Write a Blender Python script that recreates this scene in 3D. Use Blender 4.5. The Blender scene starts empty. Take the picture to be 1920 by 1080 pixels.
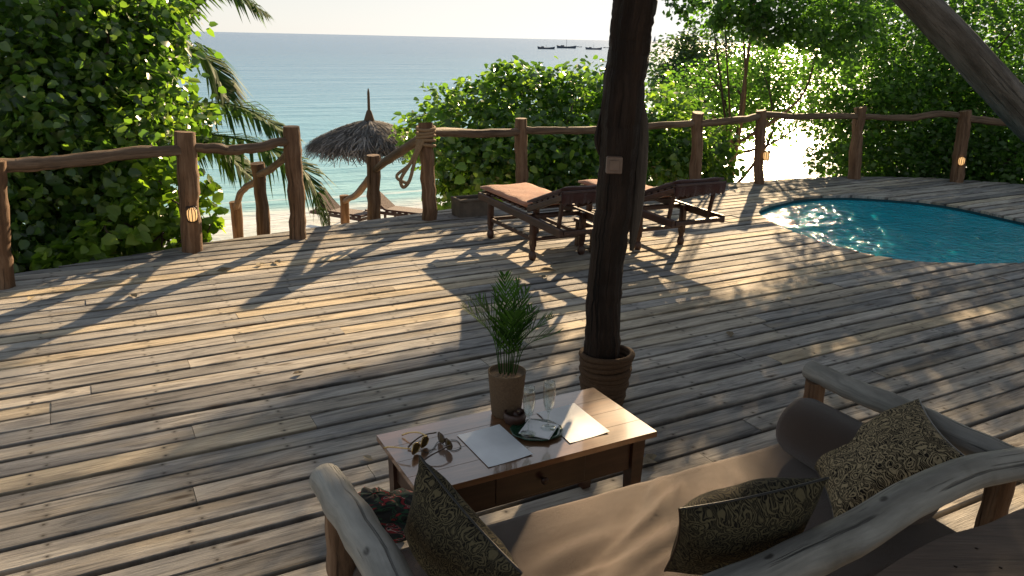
import bpy, math, random
import numpy as np
from mathutils import Vector, Matrix, noise as mnoise

R_ = math.radians
rng = np.random.default_rng(7)
random.seed(7)
sc = bpy.context.scene
COL = sc.collection

# ------------------------------------------------------------------ camera, sky, sun, exposure
CAM_H = 2.0; FPX = 1463.0; PITCH = R_(17.75); ROLL = R_(1.25)
_f = np.array([0, math.cos(PITCH), -math.sin(PITCH)]); _r0 = np.array([1., 0, 0]); _u0 = np.cross(_r0, _f)
_r = math.cos(ROLL) * _r0 + math.sin(ROLL) * _u0
_u = -math.sin(ROLL) * _r0 + math.cos(ROLL) * _u0
cam_d = bpy.data.cameras.new('camera'); cam = bpy.data.objects.new('camera', cam_d); COL.objects.link(cam)
cam_d.sensor_width = 36; cam_d.lens = 36 * FPX / 1920; cam_d.clip_start = .05; cam_d.clip_end = 60000
M = Matrix(((_r[0], _u[0], -_f[0], 0), (_r[1], _u[1], -_f[1], 0), (_r[2], _u[2], -_f[2], CAM_H), (0, 0, 0, 1)))
cam.matrix_world = M
sc.camera = cam

SUN_AZ, SUN_EL = R_(18.2), R_(18.5)          # azimuth measured from +Y towards +X
SD = np.array([math.sin(SUN_AZ) * math.cos(SUN_EL), math.cos(SUN_AZ) * math.cos(SUN_EL), math.sin(SUN_EL)])
w = bpy.data.worlds.new('World'); sc.world = w; w.use_nodes = True
nt = w.node_tree; nt.nodes.clear()
sky = nt.nodes.new('ShaderNodeTexSky'); sky.sky_type = 'NISHITA'; sky.sun_disc = False
sky.sun_elevation = SUN_EL; sky.sun_rotation = SUN_AZ; sky.air_density = 1.0; sky.dust_density = .3; sky.ozone_density = 1.0
bg = nt.nodes.new('ShaderNodeBackground'); bg.inputs[1].default_value = .10
out = nt.nodes.new('ShaderNodeOutputWorld'); hs = nt.nodes.new('ShaderNodeHueSaturation'); hs.inputs['Saturation'].default_value = .6; nt.links.new(sky.outputs[0], hs.inputs['Color']); 
# tone shoulder on the sky colour, standing in for haze; caps its brightness
vm1 = nt.nodes.new('ShaderNodeVectorMath'); vm1.operation = 'MULTIPLY_ADD'; vm1.inputs[1].default_value = (.24,) * 3; vm1.inputs[2].default_value = (1, 1, 1); nt.links.new(hs.outputs[0], vm1.inputs[0])
vm2 = nt.nodes.new('ShaderNodeVectorMath'); vm2.operation = 'DIVIDE'; nt.links.new(hs.outputs[0], vm2.inputs[0]); nt.links.new(vm1.outputs[0], vm2.inputs[1]); nt.links.new(vm2.outputs[0], bg.inputs[0])
nt.links.new(bg.outputs[0], out.inputs[0])
sun_d = bpy.data.lights.new('sun', 'SUN'); sun_d.energy = 5.0; sun_d.angle = R_(.55); sun_d.color = (1., .74, .45)
sun = bpy.data.objects.new('sun', sun_d); COL.objects.link(sun)
sun.rotation_euler = Vector(SD).to_track_quat('Z', 'Y').to_euler()
sc.view_settings.view_transform = 'Standard'; sc.view_settings.look = 'None'
sc.view_settings.exposure = 1.62; sc.view_settings.gamma = 1; sc.view_settings.use_curve_mapping = False
sc.cycles.max_bounces = 7; sc.cycles.transparent_max_bounces = 8; sc.cycles.transmission_bounces = 6
sc.cycles.sample_clamp_indirect = 6; sc.cycles.caustics_reflective = False; sc.cycles.caustics_refractive = False

# measuring helpers: a sight line of the survey photograph met with a level or an upright plane
def ray(x, y):
    d = _f + _r * (x - 960) / FPX - _u * (y - 540) / FPX
    return d / np.linalg.norm(d)
def gnd(x, y, z=0.):
    d = ray(x, y); return np.array([0, 0, CAM_H]) + d * ((z - CAM_H) / d[2])
def atY(x, y, Y):
    d = ray(x, y); return np.array([0, 0, CAM_H]) + d * (Y / d[1])

# ------------------------------------------------------------------ mesh helpers
def link(o, parent=None):
    COL.objects.link(o)
    if parent is not None:
        o.parent = parent
        o.matrix_parent_inverse = Matrix.Identity(4)
    return o
class MB:
    def __init__(s): s.v = []; s.f = []
    def add(s, vs, fs):
        n = len(s.v); s.v += [tuple(map(float, p)) for p in vs]; s.f += [tuple(i + n for i in f) for f in fs]; return s
    def box(s, c, size, ax=None, bev=0.0):
        c = np.array(c, float); hx, hy, hz = [a / 2 for a in size]
        A = np.eye(3) if ax is None else np.array(ax, float)
        if bev <= 0:
            P = [c + A[0] * sx * hx + A[1] * sy * hy + A[2] * sz * hz for sz in (-1, 1) for sx, sy in ((-1, -1), (1, -1), (1, 1), (-1, 1))]
            return s.add(P, [(3, 2, 1, 0), (4, 5, 6, 7), (0, 1, 5, 4), (1, 2, 6, 5), (2, 3, 7, 6), (3, 0, 4, 7)])
        b = min(bev, hx * .9, hy * .9, hz * .9); rings = []
        for z, i in ((-hz, b), (-hz + b, 0), (hz - b, 0), (hz, b)):
            x, y = hx - i, hy - i; k = b * .7
            ring = [(-x + k, -y), (x - k, -y), (x, -y + k), (x, y - k), (x - k, y), (-x + k, y), (-x, y - k), (-x, -y + k)]
            rings.append([c + A[0] * px + A[1] * py + A[2] * z for px, py in ring])
        vs = sum(rings, []); fs = [tuple(range(7, -1, -1)), tuple(range(24, 32))]
        for k in range(3):
            for i in range(8): j = (i + 1) % 8; fs.append((k * 8 + i, k * 8 + j, k * 8 + 8 + j, k * 8 + 8 + i))
        return s.add(vs, fs)
    def bar(s, a, b, w, h, up=(0, 0, 1), bev=0.0):
        a = np.array(a, float); b = np.array(b, float); d = b - a; L = np.linalg.norm(d); d /= L
        up = np.array(up, float)
        if abs(d @ up) > .98: up = np.array([1., 0, 0])
        y = np.cross(up, d); y /= np.linalg.norm(y); z = np.cross(d, y)
        return s.box((a + b) / 2, (L, w, h), (d, y, z), bev)
    def tube(s, pts, rad, n=10, cap=True, rough=0.0, seed=0, round_end=0.0):
        pts = np.array(pts, float); m = len(pts); rad = np.full(m, rad) if np.isscalar(rad) else np.array(rad, float)
        g = np.random.default_rng(seed)
        T = np.gradient(pts, axis=0); T /= np.linalg.norm(T, axis=1)[:, None]
        ref = np.array([0, 0, 1.]) if abs(T[0][2]) < .9 else np.array([1., 0, 0])
        N = np.cross(T[0], ref); N /= np.linalg.norm(N); vs = []
        prof = np.zeros(n)
        for k in range(1, 4): prof += rough / k * g.normal() * np.cos(k * np.arange(n) / n * 2 * math.pi + g.uniform(0, 6.3))
        for i in range(m):
            N = N - T[i] * (N @ T[i]); N /= np.linalg.norm(N); B = np.cross(T[i], N)
            prof = prof * .92 + rough * .35 * g.normal(size=n)
            for k in range(n):
                a = 2 * math.pi * k / n; vs.append(pts[i] + (N * math.cos(a) + B * math.sin(a)) * rad[i] * (1 + prof[k]))
        fs = []
        for i in range(m - 1):
            for k in range(n): j = (k + 1) % n; fs.append((i * n + k, i * n + j, (i + 1) * n + j, (i + 1) * n + k))
        if cap:
            if round_end > 0:
                for e, sg in ((0, -1), (m - 1, 1)):
                    base = [e * n + k for k in range(n)]; prev = base
                    for fr, hh in ((.75, .55), (.35, .9)):
                        cur = []
                        for k in range(n):
                            p = pts[e] + (np.array(vs[e * n + k]) - pts[e]) * fr + T[e] * sg * rad[e] * round_end * hh
                            cur.append(len(vs)); vs.append(p)
                        for k in range(n):
                            j = (k + 1) % n; q = (prev[k], prev[j], cur[j], cur[k]); fs.append(q if sg > 0 else q[::-1])
                        prev = cur
                    fs.append(tuple(prev) if sg > 0 else tuple(prev[::-1]))
            else:
                fs.append(tuple(range(n - 1, -1, -1))); fs.append(tuple((m - 1) * n + k for k in range(n)))
        return s.add(vs, fs)
    def lathe(s, prof, c=(0, 0, 0), n=20, cap=True):
        c = np.array(c, float); vs = []; fs = []
        for r, z in prof:
            for k in range(n): a = 2 * math.pi * k / n; vs.append(c + np.array([r * math.cos(a), r * math.sin(a), z]))
        m = len(prof)
        for i in range(m - 1):
            for k in range(n): j = (k + 1) % n; fs.append((i * n + k, i * n + j, (i + 1) * n + j, (i + 1) * n + k))
        if cap: fs.append(tuple(range(n - 1, -1, -1))); fs.append(tuple((m - 1) * n + k for k in range(n)))
        return s.add(vs, fs)
    def build(s, name, mat, parent=None, smooth=False, uv=None, loc=None):
        me = bpy.data.meshes.new(name); vs = s.v
        if loc is not None: vs = [(a - loc[0], b - loc[1], c - loc[2]) for a, b, c in vs]
        me.from_pydata(vs, [], s.f); me.update()
        me.materials.append(mat)
        if smooth: me.polygons.foreach_set('use_smooth', [True] * len(me.polygons))
        if uv is not None:
            l = me.uv_layers.new(name='UVMap'); idx = np.empty(len(me.loops), int); me.loops.foreach_get('vertex_index', idx)
            l.data.foreach_set('uv', np.array(uv, float)[idx].ravel())
        o = bpy.data.objects.new(name, me)
        if loc is not None: o.location = loc
        return link(o, parent)
def auto_smooth(o, deg=40):
    me = o.data; me.polygons.foreach_set('use_smooth', [True] * len(me.polygons))
    try: me.set_sharp_from_angle(angle=R_(deg))
    except Exception: pass
    return o
def tag(o, label=None, cat=None, group=None, kind=None):
    if label: o['label'] = label
    if cat: o['category'] = cat
    if group: o['group'] = group
    if kind: o['kind'] = kind
    return o
def empty(name, loc=(0, 0, 0), rz=0):
    o = bpy.data.objects.new(name, None); o.empty_display_size = .1; o.location = loc; o.rotation_euler = (0, 0, rz); return link(o)
def sub(pts, n=8):
    """Catmull-Rom through pts"""
    P = [np.array(p, float) for p in pts]; P = [2 * P[0] - P[1]] + P + [2 * P[-1] - P[-2]]; o = []
    for i in range(1, len(P) - 2):
        for k in range(n):
            t = k / n; a, b, c, d = P[i - 1:i + 3]
            o.append(.5 * ((2 * b) + (c - a) * t + (2 * a - 5 * b + 4 * c - d) * t * t + (3 * b - a - 3 * c + d) * t ** 3))
    o.append(P[-2]); return np.array(o)

# ------------------------------------------------------------------ materials
class NT:
    def __init__(s, name):
        s.m = bpy.data.materials.new(name); s.m.use_nodes = True; s.t = s.m.node_tree; s.t.nodes.clear()
        s.out = s.n('OutputMaterial'); s.b = s.n('BsdfPrincipled'); s.l(s.b.outputs[0], s.out.inputs[0])
    def n(s, t, **k):
        x = s.t.nodes.new('ShaderNode' + t)
        for a, b in k.items(): setattr(x, a, b)
        return x
    def l(s, a, b): s.t.links.new(a, b)
    def set(s, node, **k):
        for a, b in k.items():
            i = node.inputs[a.replace('_', ' ')] if a.replace('_', ' ') in node.inputs else node.inputs[a]
            if hasattr(b, 'type') and hasattr(b, 'is_linked'): s.l(b, i)
            else: i.default_value = b
        return node
    def coord(s, kind='Object'): return s.n('TexCoord').outputs[kind]
    def map(s, v, scale=(1, 1, 1), loc=None):
        m = s.n('Mapping'); s.l(v, m.inputs[0]); m.inputs[3].default_value = scale
        if loc is not None:
            if hasattr(loc, 'is_linked'): s.l(loc, m.inputs[1])
            else: m.inputs[1].default_value = loc
        return m.outputs[0]
    def noise(s, v, scale=5, detail=4, rough=.55, dist=0):
        x = s.n('TexNoise'); s.l(v, x.inputs['Vector']); x.inputs['Scale'].default_value = scale; x.inputs['Detail'].default_value = detail
        x.inputs['Roughness'].default_value = rough; x.inputs['Distortion'].default_value = dist; return x.outputs[0]
    def ramp(s, v, stops, interp='LINEAR'):
        r = s.n('ValToRGB'); s.l(v, r.inputs[0]); r.color_ramp.interpolation = interp; e = r.color_ramp.elements
        while len(e) < len(stops): e.new(.5)
        for i, (p, c) in enumerate(stops):
            e[i].position = p; e[i].color = (c[0], c[1], c[2], 1) if not np.isscalar(c) else (c, c, c, 1)
        return r.outputs[0]
    def mix(s, f, a, b, mode='MIX'):
        x = s.n('Mix', data_type='RGBA', blend_type=mode)
        for i, v in ((0, f), (6, a), (7, b)):
            if hasattr(v, 'is_linked'): s.l(v, x.inputs[i])
            elif np.isscalar(v): x.inputs[i].default_value = v if i == 0 else (v, v, v, 1)
            else: x.inputs[i].default_value = (v[0], v[1], v[2], 1)
        return x.outputs[2]
    def math(s, op, a, b=0., c=0.):
        x = s.n('Math', operation=op)
        for i, v in enumerate((a, b, c)):
            if hasattr(v, 'is_linked'): s.l(v, x.inputs[i])
            else: x.inputs[i].default_value = v
        return x.outputs[0]
    def bump(s, h, strength=.3, dist=.01):
        b = s.n('Bump'); s.l(h, b.inputs['Height']); b.inputs['Strength'].default_value = strength; b.inputs['Distance'].default_value = dist
        s.l(b.outputs[0], s.b.inputs['Normal']); return b.outputs[0]
def objrand(n): return n.n('ObjectInfo').outputs['Random']

def mat_deck():
    n = NT('weathered_deck_wood'); uv = n.n('UVMap').outputs[0]; r = objrand(n)
    off = n.n('CombineXYZ'); n.l(n.math('MULTIPLY', r, 91.7), off.inputs[0]); n.l(n.math('MULTIPLY', r, 37.3), off.inputs[1])
    co = n.map(uv, (1, 1, 1), off.outputs[0])
    grain = n.noise(n.map(co, (3.0, 70, 1)), 1.0, 8, .68, .5)
    fine = n.noise(n.map(co, (14, 260, 1)), 1.0, 3, .6)
    blot = n.noise(n.map(co, (1.6, 9, 1)), 1.0, 5, .6, .8)
    r2 = n.math('FRACT', n.math('MULTIPLY', r, 7.31)); r3 = n.math('FRACT', n.math('MULTIPLY', r, 23.7))
    base = n.ramp(r2, [(0, (.24, .23, .215)), (.2, (.38, .36, .33)), (.45, (.53, .48, .41)), (.62, (.43, .41, .38)), (.74, (.62, .51, .355)), (.82, (.56, .49, .38)), (.9, (.36, .345, .325)), (1, (.26, .25, .235))])
    g = n.ramp(grain, [(.26, .3), (.42, .8), (.58, 1.0), (.8, 1.18)])
    c = n.mix(1, base, g, 'MULTIPLY')
    c = n.mix(n.ramp(blot, [(.42, 0), (.62, .85)]), c, n.mix(1, c, (.5, .5, .52), 'MULTIPLY'))
    blk = n.noise(n.map(co, (.7, 5, 1)), 2.3, 6, .7, 1.4)
    c = n.mix(n.ramp(blk, [(.54, 0), (.66, .75)]), c, n.mix(1, c, (.36, .36, .38), 'MULTIPLY'))
    c = n.mix(n.ramp(n.noise(n.map(co, (.8, 3.5, 1)), 1.3, 3), [(.52, 0), (.72, .45)]), c, (.46, .37, .24))
    lich = n.noise(n.map(co, (6, 14, 1)), 1.2, 5, .7)
    c = n.mix(n.ramp(lich, [(.62, 0), (.7, .45)]), c, (.17, .165, .15))
    # board edges darkened in the colour to deepen the gaps
    se = n.n('SeparateXYZ'); n.l(uv, se.inputs[0]); ed = n.math('ADD', n.math('ABSOLUTE', se.outputs[1]), n.math('MULTIPLY', n.math('SUBTRACT', blot, .5), .05))
    c = n.mix(n.ramp(n.math('MULTIPLY', ed, 10), [(.55, 0), (.72, .65)]), c, n.mix(1, c, (.34, .33, .32), 'MULTIPLY'))
    # knots
    vor = n.n('TexVoronoi'); n.l(n.map(co, (1.3, 5.5, 1)), vor.inputs['Vector']); vor.inputs['Scale'].default_value = 1.0
    c = n.mix(n.ramp(vor.outputs['Distance'], [(.035, .85), (.11, 0)]), c, (.07, .05, .035))
    # nail holes above the joists
    sx = n.n('SeparateXYZ'); n.l(uv, sx.inputs[0])
    fx = n.math('SUBTRACT', n.math('FRACT', n.math('DIVIDE', n.math('ADD', sx.outputs[0], n.math('MULTIPLY', r3, .16)), .58)), .5)
    fx = n.math('MULTIPLY', fx, .58)
    fy = n.math('SUBTRACT', n.math('ABSOLUTE', sx.outputs[1]), .043)
    d = n.math('SQRT', n.math('ADD', n.math('MULTIPLY', fx, fx), n.math('MULTIPLY', fy, fy)))
    c = n.mix(n.ramp(d, [(.004, .9), (.008, 0)]), c, (.03, .024, .02))
    c = n.mix(n.ramp(d, [(.004, .6), (.022, 0)]), c, (.08, .07, .06))
    n.l(c, n.b.inputs['Base Color'])
    n.set(n.b, Roughness=n.ramp(grain, [(.3, .95), (.7, .75)])); n.b.inputs['Specular IOR Level'].default_value = .16
    h = n.math('ADD', grain, n.math('MULTIPLY', fine, .5)); n.bump(h, .8, .008)
    return n.m

def mat_log(name, c0, c1, crack=.5, rough=.65, spec=.3, bump=.6, bd=.01, spots=0., pale=None, gs=22):
    n = NT(name); co = n.n('Attribute', attribute_name='axis').outputs['Vector']; r = objrand(n)
    g = n.noise(n.map(co, (gs, gs, 1.3)), 1., 8, .7, .5); f = n.noise(n.map(co, (90, 90, 5)), 1., 3, .6); blot = n.noise(n.map(co, (6, 6, 2.2)), 1., 5, .62, .4)
    c = n.ramp(g, [(.3, [x * .5 for x in c0]), (.48, c0), (.75, c1)])
    c = n.mix(n.ramp(blot, [(.42, 0), (.68, .8)]), c, n.mix(1, c, pale or (.5, .47, .44), 'MULTIPLY'))
    ck = n.noise(n.map(co, (34, 34, .7)), 1., 4, .6, .8); ckm = n.ramp(ck, [(.61, 0), (.66, 1)])
    c = n.mix(n.math('MULTIPLY', ckm, crack), c, [x * .12 for x in c0])
    vor = n.n('TexVoronoi'); n.l(n.map(co, (13, 13, 8)), vor.inputs['Vector']); vor.inputs['Scale'].default_value = 1.
    if spots: c = n.mix(n.math('MULTIPLY', n.ramp(vor.outputs['Distance'], [(.10, spots), (.17, 0)]), n.ramp(blot, [(.46, 0), (.52, 1)])), c, (.025, .02, .016))
    n.l(c, n.b.inputs['Base Color']); n.b.inputs['Roughness'].default_value = rough; n.b.inputs['Specular IOR Level'].default_value = spec
    h = n.math('SUBTRACT', n.math('ADD', g, n.math('MULTIPLY', f, .35)), n.math('MULTIPLY', ckm, crack)); n.bump(h, bump, bd); return n.m

def mat_wood(name, c0, c1, scale=(4, 30, 30), rough=.6, spec=.4, bump=.4, bd=.006, spots=None, var=.25, coat=0.):
    n = NT(name); r = objrand(n); off = n.n('CombineXYZ')
    for i in range(3): n.l(n.math('MULTIPLY', r, 17.7 + 9 * i), off.inputs[i])
    co = n.map(n.coord(), (1, 1, 1), off.outputs[0])
    g = n.noise(n.map(co, scale), 1., 7, .66, .6); blot = n.noise(co, 3.2, 4, .6)
    c = n.ramp(g, [(.28, [x * .45 for x in c0]), (.5, c0), (.75, c1)])
    c = n.mix(n.ramp(blot, [(.4, 0), (.75, .7)]), c, n.mix(1, c, (.45, .43, .42), 'MULTIPLY'))
    c = n.mix(n.math('MULTIPLY', r, var), c, n.mix(1, c, (.5, .5, .5), 'MULTIPLY'))
    if spots:
        v = n.noise(n.map(co, spots), 1., 3, .6)
        c = n.mix(n.ramp(v, [(.715, 0), (.74, .85)]), c, (.03, .025, .02))
    n.l(c, n.b.inputs['Base Color']); n.b.inputs['Roughness'].default_value = rough; n.b.inputs['Specular IOR Level'].default_value = spec
    if coat: n.b.inputs['Coat Weight'].default_value = coat; n.b.inputs['Coat Roughness'].default_value = .07; n.b.inputs['Coat IOR'].default_value = 1.85
    n.bump(g, bump, bd); return n.m

def mat_leaf(name, dark, mid, bright, trans=.45, rough=.38, tcol=None, spec=.5):
    n = NT(name); a = n.n('Attribute', attribute_name='rnd').outputs['Fac']
    c = n.ramp(a, [(0, dark), (.55, mid), (1, bright)])
    n.l(c, n.b.inputs['Base Color']); n.b.inputs['Roughness'].default_value = rough; n.b.inputs['Specular IOR Level'].default_value = spec
    t = n.n('BsdfTranslucent'); n.l(n.mix(1, c, tcol or (1.9, 2.1, .7), 'MULTIPLY'), t.inputs[0])
    m = n.n('MixShader'); m.inputs[0].default_value = trans; n.l(n.b.outputs[0], m.inputs[1]); n.l(t.outputs[0], m.inputs[2])
    n.l(m.outputs[0], n.out.inputs[0]); return n.m

def mat_plain(name, c, rough=.6, spec=.4, metal=0., nz=None, bump=0.):
    n = NT(name); n.b.inputs['Roughness'].default_value = rough; n.b.inputs['Specular IOR Level'].default_value = spec; n.b.inputs['Metallic'].default_value = metal
    co = n.coord(); v = n.noise(co, nz or 12, 5)
    n.l(n.ramp(v, [(.3, [x * .75 for x in c]), (.7, [min(1, x * 1.15) for x in c])]), n.b.inputs['Base Color'])
    if bump: n.bump(v, bump, .005)
    return n.m

def mat_fabric(name, c, weave=260, rough=.9, folds=.0):
    n = NT(name); co = n.coord()
    v = n.noise(co, 5, 4); c1 = n.ramp(v, [(.3, [x * .8 for x in c]), (.7, [x * 1.12 for x in c])])
    wv = n.n('TexWave', wave_type='BANDS', bands_direction='X'); n.l(co, wv.inputs[0]); wv.inputs['Scale'].default_value = weave
    w2 = n.n('TexWave', wave_type='BANDS', bands_direction='Y'); n.l(co, w2.inputs[0]); w2.inputs['Scale'].default_value = weave
    n.l(c1, n.b.inputs['Base Color']); n.b.inputs['Roughness'].default_value = rough; n.b.inputs['Sheen Weight'].default_value = .25; n.b.inputs['Specular IOR Level'].default_value = .2
    h = n.math('MULTIPLY', n.math('ADD', wv.outputs[0], w2.outputs[0]), .1)
    if folds: h = n.math('ADD', h, n.math('MULTIPLY', n.noise(n.map(co, (3, 9, 3)), 1.6, 3, .5, 1.2), folds))
    n.bump(h, .4, .02); return n.m

def mat_batik(name, bgc, fg):
    n = NT(name); uv = n.n('UVMap').outputs[0]
    warp = n.n('TexNoise'); n.l(uv, warp.inputs['Vector']); warp.inputs['Scale'].default_value = 9
    v2 = n.n('VectorMath', operation='MULTIPLY_ADD'); n.l(warp.outputs[1], v2.inputs[0]); v2.inputs[1].default_value = (.14, .14, 0); n.l(uv, v2.inputs[2])
    vor = n.n('TexVoronoi', feature='DISTANCE_TO_EDGE'); n.l(v2.outputs[0], vor.inputs['Vector']); vor.inputs['Scale'].default_value = 11
    vd = n.n('TexVoronoi'); n.l(v2.outputs[0], vd.inputs['Vector']); vd.inputs['Scale'].default_value = 11
    rings = n.math('FRACT', n.math('MULTIPLY', vd.outputs['Distance'], 4.2))
    mg = n.n('TexMagic', turbulence_depth=3); n.l(v2.outputs[0], mg.inputs[0]); mg.inputs['Scale'].default_value = 9
    line = n.ramp(rings, [(.0, 0), (.35, 0), (.45, 1), (.75, 1), (.85, 0)])
    edge = n.ramp(vor.outputs['Distance'], [(.02, 0), (.06, 1)])
    fac = n.math('MULTIPLY', line, edge)
    stripe = n.n('TexWave'); n.l(v2.outputs[0], stripe.inputs[0]); stripe.inputs['Scale'].default_value = 24; stripe.inputs['Distortion'].default_value = 9; stripe.inputs['Detail'].default_value = 1
    fac = n.math('MULTIPLY', n.math('MAXIMUM', n.math('MULTIPLY', fac, .9), n.math('MULTIPLY', n.ramp(stripe.outputs[1], [(.68, 0), (.82, 1)]), .6)), .9)
    c = n.mix(fac, bgc, fg); n.l(c, n.b.inputs['Base Color']); n.b.inputs['Roughness'].default_value = .85; n.b.inputs['Specular IOR Level'].default_value = .2
    n.bump(n.noise(uv, 60, 3), .25, .004); return n.m

MAT = {}
MAT['deck'] = mat_deck()
MAT['rail'] = mat_log('railing_log_bark', (.16, .09, .05), (.29, .19, .12), .6, .75, .25, .9, .014)
MAT['rail_long'] = mat_log('railing_rail_wood', (.135, .088, .055), (.26, .185, .13), .5, .75, .25, .8, .012)
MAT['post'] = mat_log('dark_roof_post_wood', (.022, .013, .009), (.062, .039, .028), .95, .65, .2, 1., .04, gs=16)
MAT['post_pale'] = mat_log('pale_split_post_wood', (.085, .07, .058), (.16, .135, .11), .6, .75, .25, .9, .02)
MAT['driftwood'] = mat_log('grey_peeled_log', (.27, .26, .235), (.42, .40, .355), .85, .55, .35, .8, .006, spots=.85, pale=(.48, .47, .45), gs=15)
MAT['mahogany'] = mat_wood('dark_red_lounger_wood', (.055, .022, .014), (.11, .046, .027), (6, 30, 30), .45, .5, .3, .004)
MAT['table'] = mat_wood('varnished_table_wood', (.185, .083, .036), (.28, .135, .062), (1.6, 22, 22), .3, .5, .08, .002, coat=1.)
MAT['table_dark'] = mat_wood('stained_table_frame_wood', (.05, .021, .012), (.085, .038, .021), (1.6, 22, 22), .35, .45, .2, .003)
MAT['slab'] = mat_wood('brown_slab_wood', (.095, .058, .04), (.17, .11, .078), (2, 26, 26), .5, .45, .4, .004)
MAT['stair'] = mat_wood('stair_wood', (.2, .15, .1), (.32, .25, .18), (2, 20, 20), .75, .3, .5, .006)
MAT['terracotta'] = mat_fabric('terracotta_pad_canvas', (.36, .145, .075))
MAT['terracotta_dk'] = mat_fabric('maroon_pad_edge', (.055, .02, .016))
MAT['sofa'] = mat_fabric('tan_brown_sofa_canvas', (.085, .054, .037), folds=.9)
MAT['bolster'] = mat_fabric('brown_bolster_canvas', (.055, .036, .027), folds=.2)
MAT['batik'] = mat_batik('batik_black_cream', (.012, .009, .007), (.44, .345, .20))
MAT['batik_dark'] = mat_batik('batik_dark_olive', (.007, .006, .004), (.115, .094, .05))
MAT['rope'] = mat_plain('sisal_rope_fibre', (.24, .16, .09), .9, .2, nz=90, bump=.6)
MAT['rope_dark'] = mat_plain('brown_rope_fibre', (.085, .05, .028), .9, .2, nz=90, bump=.6)
MAT['thatch'] = mat_leaf('dry_thatch', (.032, .029, .028), (.10, .091, .083), (.27, .25, .23), .08, .8, (1.3, 1.1, .8), .2)
MAT['basket'] = mat_plain('woven_basket_fibre', (.13, .085, .05), .8, .25, nz=140, bump=.8)
MAT['soil'] = mat_plain('potting_soil', (.04, .028, .018), .95, .1, nz=60, bump=1)
MAT['leaf'] = mat_leaf('sea_hibiscus_leaf', (.035, .075, .022), (.085, .16, .034), (.24, .32, .07), .5, .28, None, .75)
MAT['leaf_mid'] = mat_leaf('broad_shrub_leaf', (.035, .08, .024), (.085, .165, .038), (.21, .3, .065), .5, .3, None, .7)
MAT['leaf_light'] = mat_leaf('light_shrub_leaf', (.07, .13, .02), (.15, .24, .035), (.26, .34, .06), .5, .35)
MAT['leaf_small'] = mat_leaf('small_tree_leaf', (.04, .08, .022), (.085, .16, .036), (.16, .26, .06), .58, .36, (1.5, 2., .7), .6)
MAT['leaf_far'] = mat_leaf('far_tree_leaf', (.03, .06, .03), (.05, .095, .04), (.08, .13, .055), .4)
MAT['palm'] = mat_leaf('palm_leaflet', (.024, .055, .018), (.05, .10, .026), (.10, .165, .04), .38, .65, None, .1)
MAT['potpalm'] = mat_leaf('potted_palm_leaflet', (.02, .05, .01), (.035, .09, .014), (.06, .14, .02), .35, .55, None, .2)
MAT['fallen'] = mat_leaf('fallen_dry_leaf', (.16, .11, .06), (.3, .24, .14), (.4, .34, .24), .2, .7, (1.2, 1.1, .8))
MAT['bark'] = mat_wood('grey_tree_bark', (.06, .05, .042), (.14, .125, .11), (7, 7, 3), .85, .2, 1., .05)
MAT['bark_log'] = mat_log('mottled_grey_trunk_bark', (.11, .096, .08), (.23, .21, .185), .45, .85, .2, 1., .045, gs=7, pale=(.55, .53, .5))
MAT['bark_dark'] = mat_plain('brown_twig_bark', (.08, .06, .045), .9, .15, nz=20, bump=.5)
MAT['paper'] = mat_plain('white_paper', (.82, .83, .84), .45, .4, nz=3)
MAT['greendish'] = mat_plain('dark_green_glaze', (.012, .055, .03), .12, .6, nz=8)
MAT['bowl'] = mat_wood('carved_dark_bowl_wood', (.05, .022, .014), (.09, .045, .03), (10, 10, 10), .4, .4, .2)
MAT['black'] = mat_plain('black_plastic', (.012, .012, .012), .3, .5)
MAT['lens'] = mat_plain('smoked_amber_lens', (.10, .065, .02), .08, .7)
MAT['tort'] = mat_plain('tortoiseshell_acetate', (.06, .03, .015), .2, .6, nz=40)
MAT['gold'] = mat_plain('gold_wire', (.6, .42, .18), .25, .5, 1.)
MAT['plate'] = mat_plain('varnished_switch_block', (.17, .115, .085), .5, .4, nz=20)
MAT['iron'] = mat_plain('dark_lamp_cage_metal', (.05, .035, .028), .5, .5, .6)
MAT['hull'] = mat_plain('dark_boat_hull', (.10, .115, .14), .6, .3)
MAT['sail'] = mat_plain('pale_sail_canvas', (.35, .36, .38), .8, .2)
MAT['tile'] = mat_plain('teal_pool_tile', (.008, .055, .07), .6, .2, nz=30)
MAT['stone'] = mat_plain('dark_planter_stone', (.11, .09, .07), .85, .25, nz=14, bump=1)
def mat_glass():
    n = NT('clear_glass'); t = n.n('BsdfTransparent'); t.inputs[0].default_value = (.93, .96, .95, 1); g = n.n('BsdfGlossy'); g.inputs['Roughness'].default_value = .03
    lw = n.n('LayerWeight'); lw.inputs[0].default_value = .35; m = n.n('MixShader'); n.l(n.ramp(lw.outputs['Facing'], [(0, .08), (.5, .22), (.85, .7), (1, .9)]), m.inputs[0])
    n.l(t.outputs[0], m.inputs[1]); n.l(g.outputs[0], m.inputs[2]); n.l(m.outputs[0], n.out.inputs[0]); return n.m
MAT['glass'] = mat_glass()
def mat_lamp():
    n = NT('lit_amber_lamp_glass'); n.b.inputs['Base Color'].default_value = (.9, .6, .3, 1); n.b.inputs['Roughness'].default_value = .3
    n.b.inputs['Emission Color'].default_value = (1., .55, .2, 1); n.b.inputs['Emission Strength'].default_value = .3; return n.m
MAT['lamp'] = mat_lamp()
def mat_kanga():
    n = NT('red_green_print_cloth'); uv = n.coord()
    v = n.noise(n.map(uv, (9, 22, 30)), 1., 2, .5, 1.2)
    n.l(n.ramp(v, [(.40, (.008, .009, .008)), (.49, (.012, .05, .024)), (.53, (.010, .009, .009)), (.57, (.20, .014, .015)), (.635, (.34, .3, .25)), (.65, (.02, .014, .014))], 'CONSTANT'), n.b.inputs['Base Color'])
    n.b.inputs['Roughness'].default_value = .9; return n.m
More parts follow.
